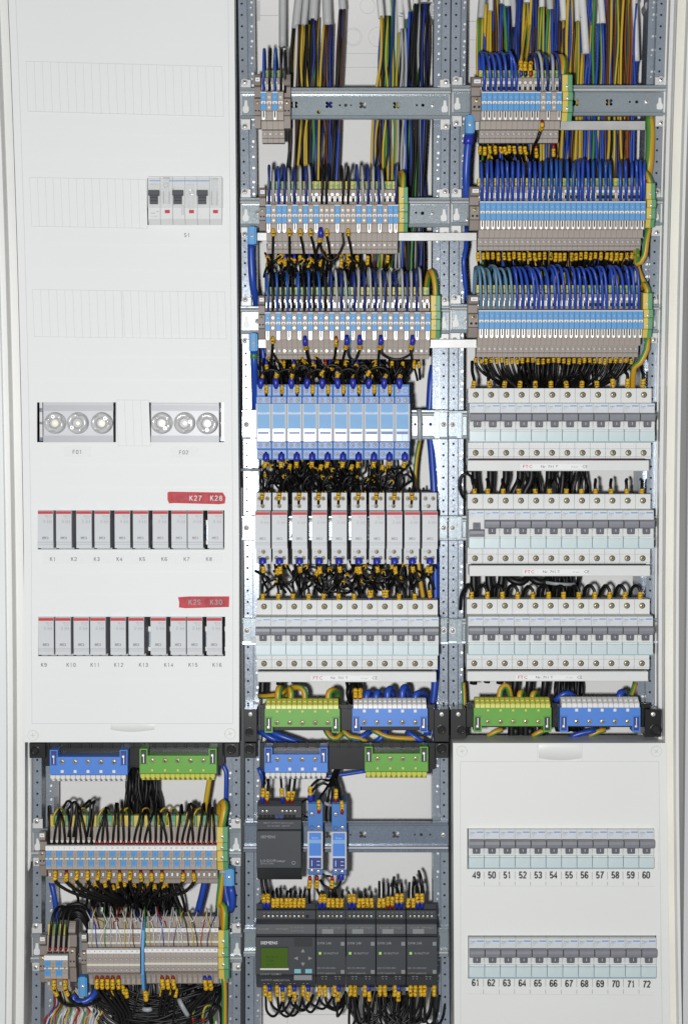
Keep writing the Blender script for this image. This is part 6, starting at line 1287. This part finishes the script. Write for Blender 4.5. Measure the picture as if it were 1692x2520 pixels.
for k, (x, c) in enumerate(xb):
    dx = J(14)+(26 if x < 800 else 0); L = 62+J(14)+(30 if x > 850 else 0)
    mk = [(1, 13, 'mark', 2.6)] if c == '-' else [(0, 8, 'fblue', 2.5), (8, 12, 'mark', 2.7)]
    wire([(x, 2424, 26), (x+J(1), 2440, 22), (x+J(2), 2458, 22), (x+dx*.3, 2424+L*.9, 26), (x+dx*.9+8, 2424+L+6, 34), (x+dx+22, 2424+L-14, 52), (x+dx+30, 2450, 66)], 1.6, 'wblk', 'sleeved black wire, %s from the left under the row of dark modules' % nth(k+1), 'sleeved wires under the dark modules', marks=mk)
for k in range(16):
    a = rnd.uniform(830, 960); b = a+rnd.uniform(30, 110); y = 2500+J(22)
    tz.append(([(a, 2440, 50), (a+8, y-20, 42), (lerp(a, b, .5), y+18, 36), (b, y-10, 40), (b+14, 2440, 54)], 1.8, 'wblk'))
for a in (1000, 1012, 1066): tz.append(([(a, 2440, 40), (a+2, 2500, 40), (a-6, 2560, 44)], 1.8, 'wblk'))
stuff(tz, 'wire_bundle', 'loose bundle of black wires hanging under the dark modules', 'wires')
# ---- lower left bay wires
D1X = [lerp(112.5, 533, (i+.5)/32)+1 for i in range(32)]
for i, x in enumerate(D1X):
    k = J(1)*12+(10 if i % 8 < 3 else -8 if i % 8 > 5 else 2); t = 1992+J(12)
    red = i > 8
    mk = [(0, 4.6, 'fred', 1.9)] if red else [(0, 3.4, 'fblk', 1.9)]
    wire([(x, 2079, 24), (x, 2066, 23), (x+k*.25, 2044, 20), (x+k*.7, 2016, 22), (x+k, t, 32), (x+k*1.3, t-3, 46), (x+k*1.5, t+20, 62)], 1.45, 'wblk', 'black wire bending into the numbered terminals, %s from the left' % nth(i+1), 'black wires above the numbered terminals', marks=mk)
for i, x in enumerate((134, 190, 245, 288, 300, 345, 392, 412, 460, 478)):
    eb([(x, 2030, 36), (x-2, 2012, 34), (x+6, 1994, 36), (x+18, 1990, 44), (x+26, 2008, 58)], 1.3, 'thin earth wire arch above the numbered terminals, %s from the left' % nth(i+1), .1)
for i, (x, y) in enumerate(((176, 1972), (188, 1974), (222, 1970), (230, 1972))): wire([(x-8, 2060, 26), (x-2, 2020, 24), (x, y+8, 28), (x-10+i*4, y, 36), (x-22, y+20, 50)], 1.5, 'wblk', 'black wire arching highest above the numbered terminals, %s' % nth(i+1))
dx_ = [136, 163, 189, 215, 241, 268, 294, 320, 346, 372, 398, 450, 476]; fc = '-R----R-RRRRR'
for i, x in enumerate(dx_):
    mk = [(1, 10.5, 'mark', 2.7)] if fc[i] == '-' else [(0, 4, 'fred', 2.2), (4, 9.5, 'mark', 2.7)]
    tx = lerp(x, 330, .45)+J(10)
    wire([(x, 2143, 18), (x, 2156, 14), (x+J(2), 2172, 16), (lerp(x, tx, .4), 2190+abs(J(8)), 22), (tx, 2206+J(6), 34), (lerp(tx, 330, .6), 2222, 56)], 2.0, 'wblk', 'black wire with yellow sleeve hanging from the numbered terminals, %s from the left' % nth(i+1), 'sleeved wires under the numbered terminals', marks=mk)
for i in range(16):
    x = lerp(175, 420, (i+.5)/16)+J(6); y = rnd.uniform(2176, 2196)
    wire([(x, 2160, 50), (x+J(2), y-10, 40), (x+J(4)+3, y+8, 32), (x+J(8)+8, y+24, 44), (x+10, y+50, 64)], 1.7, 'wblk', 'loose sleeved wire in the knot under the numbered terminals, %s one from left' % nth(i+1), 'knot of sleeved wires under the numbered terminals', marks=[(10+J(4), 8, 'mark', 2.5)])
for i, x in enumerate((122, 136, 149, 162)):
    wire([(x, 2340, 24), (x+1, 2320, 22), (x+4, 2280, 18), (x+10, 2248, 24), (x+26, 2232, 34), (x+60, 2238+i*4, 46), (x+92, 2262, 64)], 1.7, 'wblk', nth(i+1)+' of four black wires bending over the small bottom left group', 'black wires over the small bottom left group', marks=[(0, 4.4, 'fred', 2.0)])
for i in range(6):
    y = 2232+i*5; wire([(150+i*6, 2262, 46), (165+i*4, y, 38), (200, y-2+J(4), 38), (225+J(4), y+20+i*5, 46), (240, 2290, 64)], 2.2, 'wblk', nth(i+1)+' thick black wire arching between the two lowest terminal groups', 'thick black arches at the bottom left')
for i, (x, c) in enumerate(((133, 'R'), (160, 'R'))):
    wire([(x, 2406, 18), (x, 2418, 14), (x+2, 2440, 16), (x+20, 2468, 22), (x+50, 2476, 28), (x+84, 2460, 40), (x+96, 2440, 56)], 1.9, 'wblk', ('left', 'right')[i]+' sleeved wire looping below the small bottom left group', None, marks=[(0, 4, 'fred', 2.2), (4, 11, 'mark', 2.8), (17, 8, 'mark', 2.8)])
thin = 'wgwbnwyGwgrwnwwywwwowwdGwybwwwwbrwwpywwwGnwywkwrwdwyw'
xs = lin(221, 528, len(thin))
for i, c in enumerate(thin):
    m_ = {'w': 'wwht', 'g': 'wgry', 'b': 'wblue', 'd': 'wdblue', 'n': 'wbrn', 'y': 'wyel', 'G': 'wgrn', 'r': 'wred', 'o': 'worg', 'p': 'wpur', 'k': 'wblk'}[c]; lo = i % 2; x = xs[i]+J(2)
    yb_, db = (2334, 19) if lo else (2288, 30); k = J(22)
    wire([(x, yb_, db), (x-2+J(3), yb_-18, db-6), (x+k*.4, 2280 if lo else 2268, 18), (x+k, 2252+J(6), 26), (x+k*1.2+J(4), 2238+J(8), 44), (x+k*1.4, 2250, 66)], .62, m_, 'thin signal wire bending into the double terminals, %s from left' % nth(i+1), 'thin signal wires over the double terminals', 'signal_wire', 'signal wire', n=6)
for g, (x, mc) in enumerate([(x, 'R') for x in (238, 251, 264, 277, 291)]+[(399, 'R'), (412, 'R'), (426, 'R')]+[(504, 'B'), (516, 'B')]):
    mk = [(0, 3.4 if mc == 'R' else 5.5, 'fred' if mc == 'R' else 'fblue', 2.5), (4 if mc == 'R' else 5.5, 12, 'mark', 2.75)]
    tx = lerp(x, 380, .35)
    wire([(x, 2403, 20), (x, 2416, 16), (x+2, 2438, 18), (lerp(x, tx, .5), 2468, 26), (tx, 2500, 34), (tx+10, 2560, 44)], 1.9, 'wblk', 'black wire with yellow sleeve under the double terminals, %s from the left' % nth(g+1), 'sleeved wires under the double terminals', marks=mk)
for g, (x, y) in enumerate(((302, 2440), (310, 2448), (276, 2450), (357, 2452), (361, 2456), (415, 2440), (433, 2446), (399, 2444))):
    wire([(x-4, y-20, 36), (x, y-8, 30), (x+J(4), y+18, 30), (x+J(8), y+60, 44)], 1.8, 'wblk', 'rear black wire with yellow sleeve under the double terminals, '+nth(g+1), 'sleeved wires under the double terminals', marks=[(5, 11, 'mark', 2.7)])
cb = 'rwbYrGwnwyGworwwGyrwgwyn'
for i, c in enumerate(cb):
    m_ = {'w': 'wwht', 'g': 'wgry', 'b': 'wblue', 'n': 'wbrn', 'y': 'wyel', 'G': 'wgrn', 'r': 'wred', 'o': 'worg', 'Y': 'wyel'}[c]
    x = lerp(112, 250, i/len(cb))
    wire([(x-8+J(10), 2570, 50), (x+J(4), 2510, 44), (x+8+J(6), 2492+J(6), 44), (lerp(x, 180, .35), 2470, 60), (lerp(x, 150, .6), 2430, 80)], 1.05, m_, 'thin coloured wire fanning out at the bottom left corner, %s from the left' % nth(i+1), 'coloured wires at the bottom left corner', 'signal_wire', 'signal wire', n=6)
for g, (x, m_) in enumerate(((476, 'fred'), (501, 'fred'), (520, 'fblk'))):
    wire([(x, 2520, 40), (x-2, 2500, 38), (x+4, 2480, 38), (x+14, 2476, 42), (x+24, 2492, 50), (x+26, 2560, 60)], 1.6 if g < 2 else 2.6, 'tgrn' if g < 2 else 'wblk', ('left earth', 'middle earth', 'right black')[g]+' arch at the bottom right of the lower left bay', None, m2='eyel' if g < 2 else None, marks=[(3, 5, m_, 2.4)])
for g in range(9):
    x = 545-g*3; wire([(x+6, 2425+g*2, 60), (x-20, 2440, 40), (x-60, 2462+g*3, 34), (x-110, 2490+g*4, 40), (x-150, 2540+g*3, 50)], 2.2, 'wblk', nth(g+1)+' black wire of the bundle slanting under the double terminals', 'slanting black bundle at the bottom left')
# nylon ties
def tie(pts, lab, r=2.2): wire(pts, r, 'tie', lab, 'grey cable ties', 'cable_tie', 'cable tie', n=6)
tie([(1336, 1432, 50), (1360, 1436, 40), (1390, 1438, 40), (1414, 1438, 50)], 'grey cable tie round the black bundle above the lowest open row'); tie([(594, 1156, 40), (610, 1157, 36), (640, 1157, 44)], 'grey cable tie at the left post of the middle bay')
tie([(795, 1975, 46), (806, 1980, 42), (816, 1983, 46)], 'grey cable tie between the slim relays'); tie([(440, 2460, 30), (450, 2480, 26), (462, 2500, 30)], 'grey cable tie round the slanting bundle, bottom left', 3); tie([(540, 2146, 26), (556, 2146, 26)], 'grey cable tie beside the numbered terminals', 3); tie([(352, 2484, 30), (362, 2486, 28), (372, 2484, 30)], 'grey cable tie at the bottom of the lower left bay', 3)
tie([(1030, 1008, 46), (1032, 1030, 44), (1032, 1060, 44), (1032, 1084, 46)], 'pale strap standing over the rail right of the pale blue relays', 3.2)
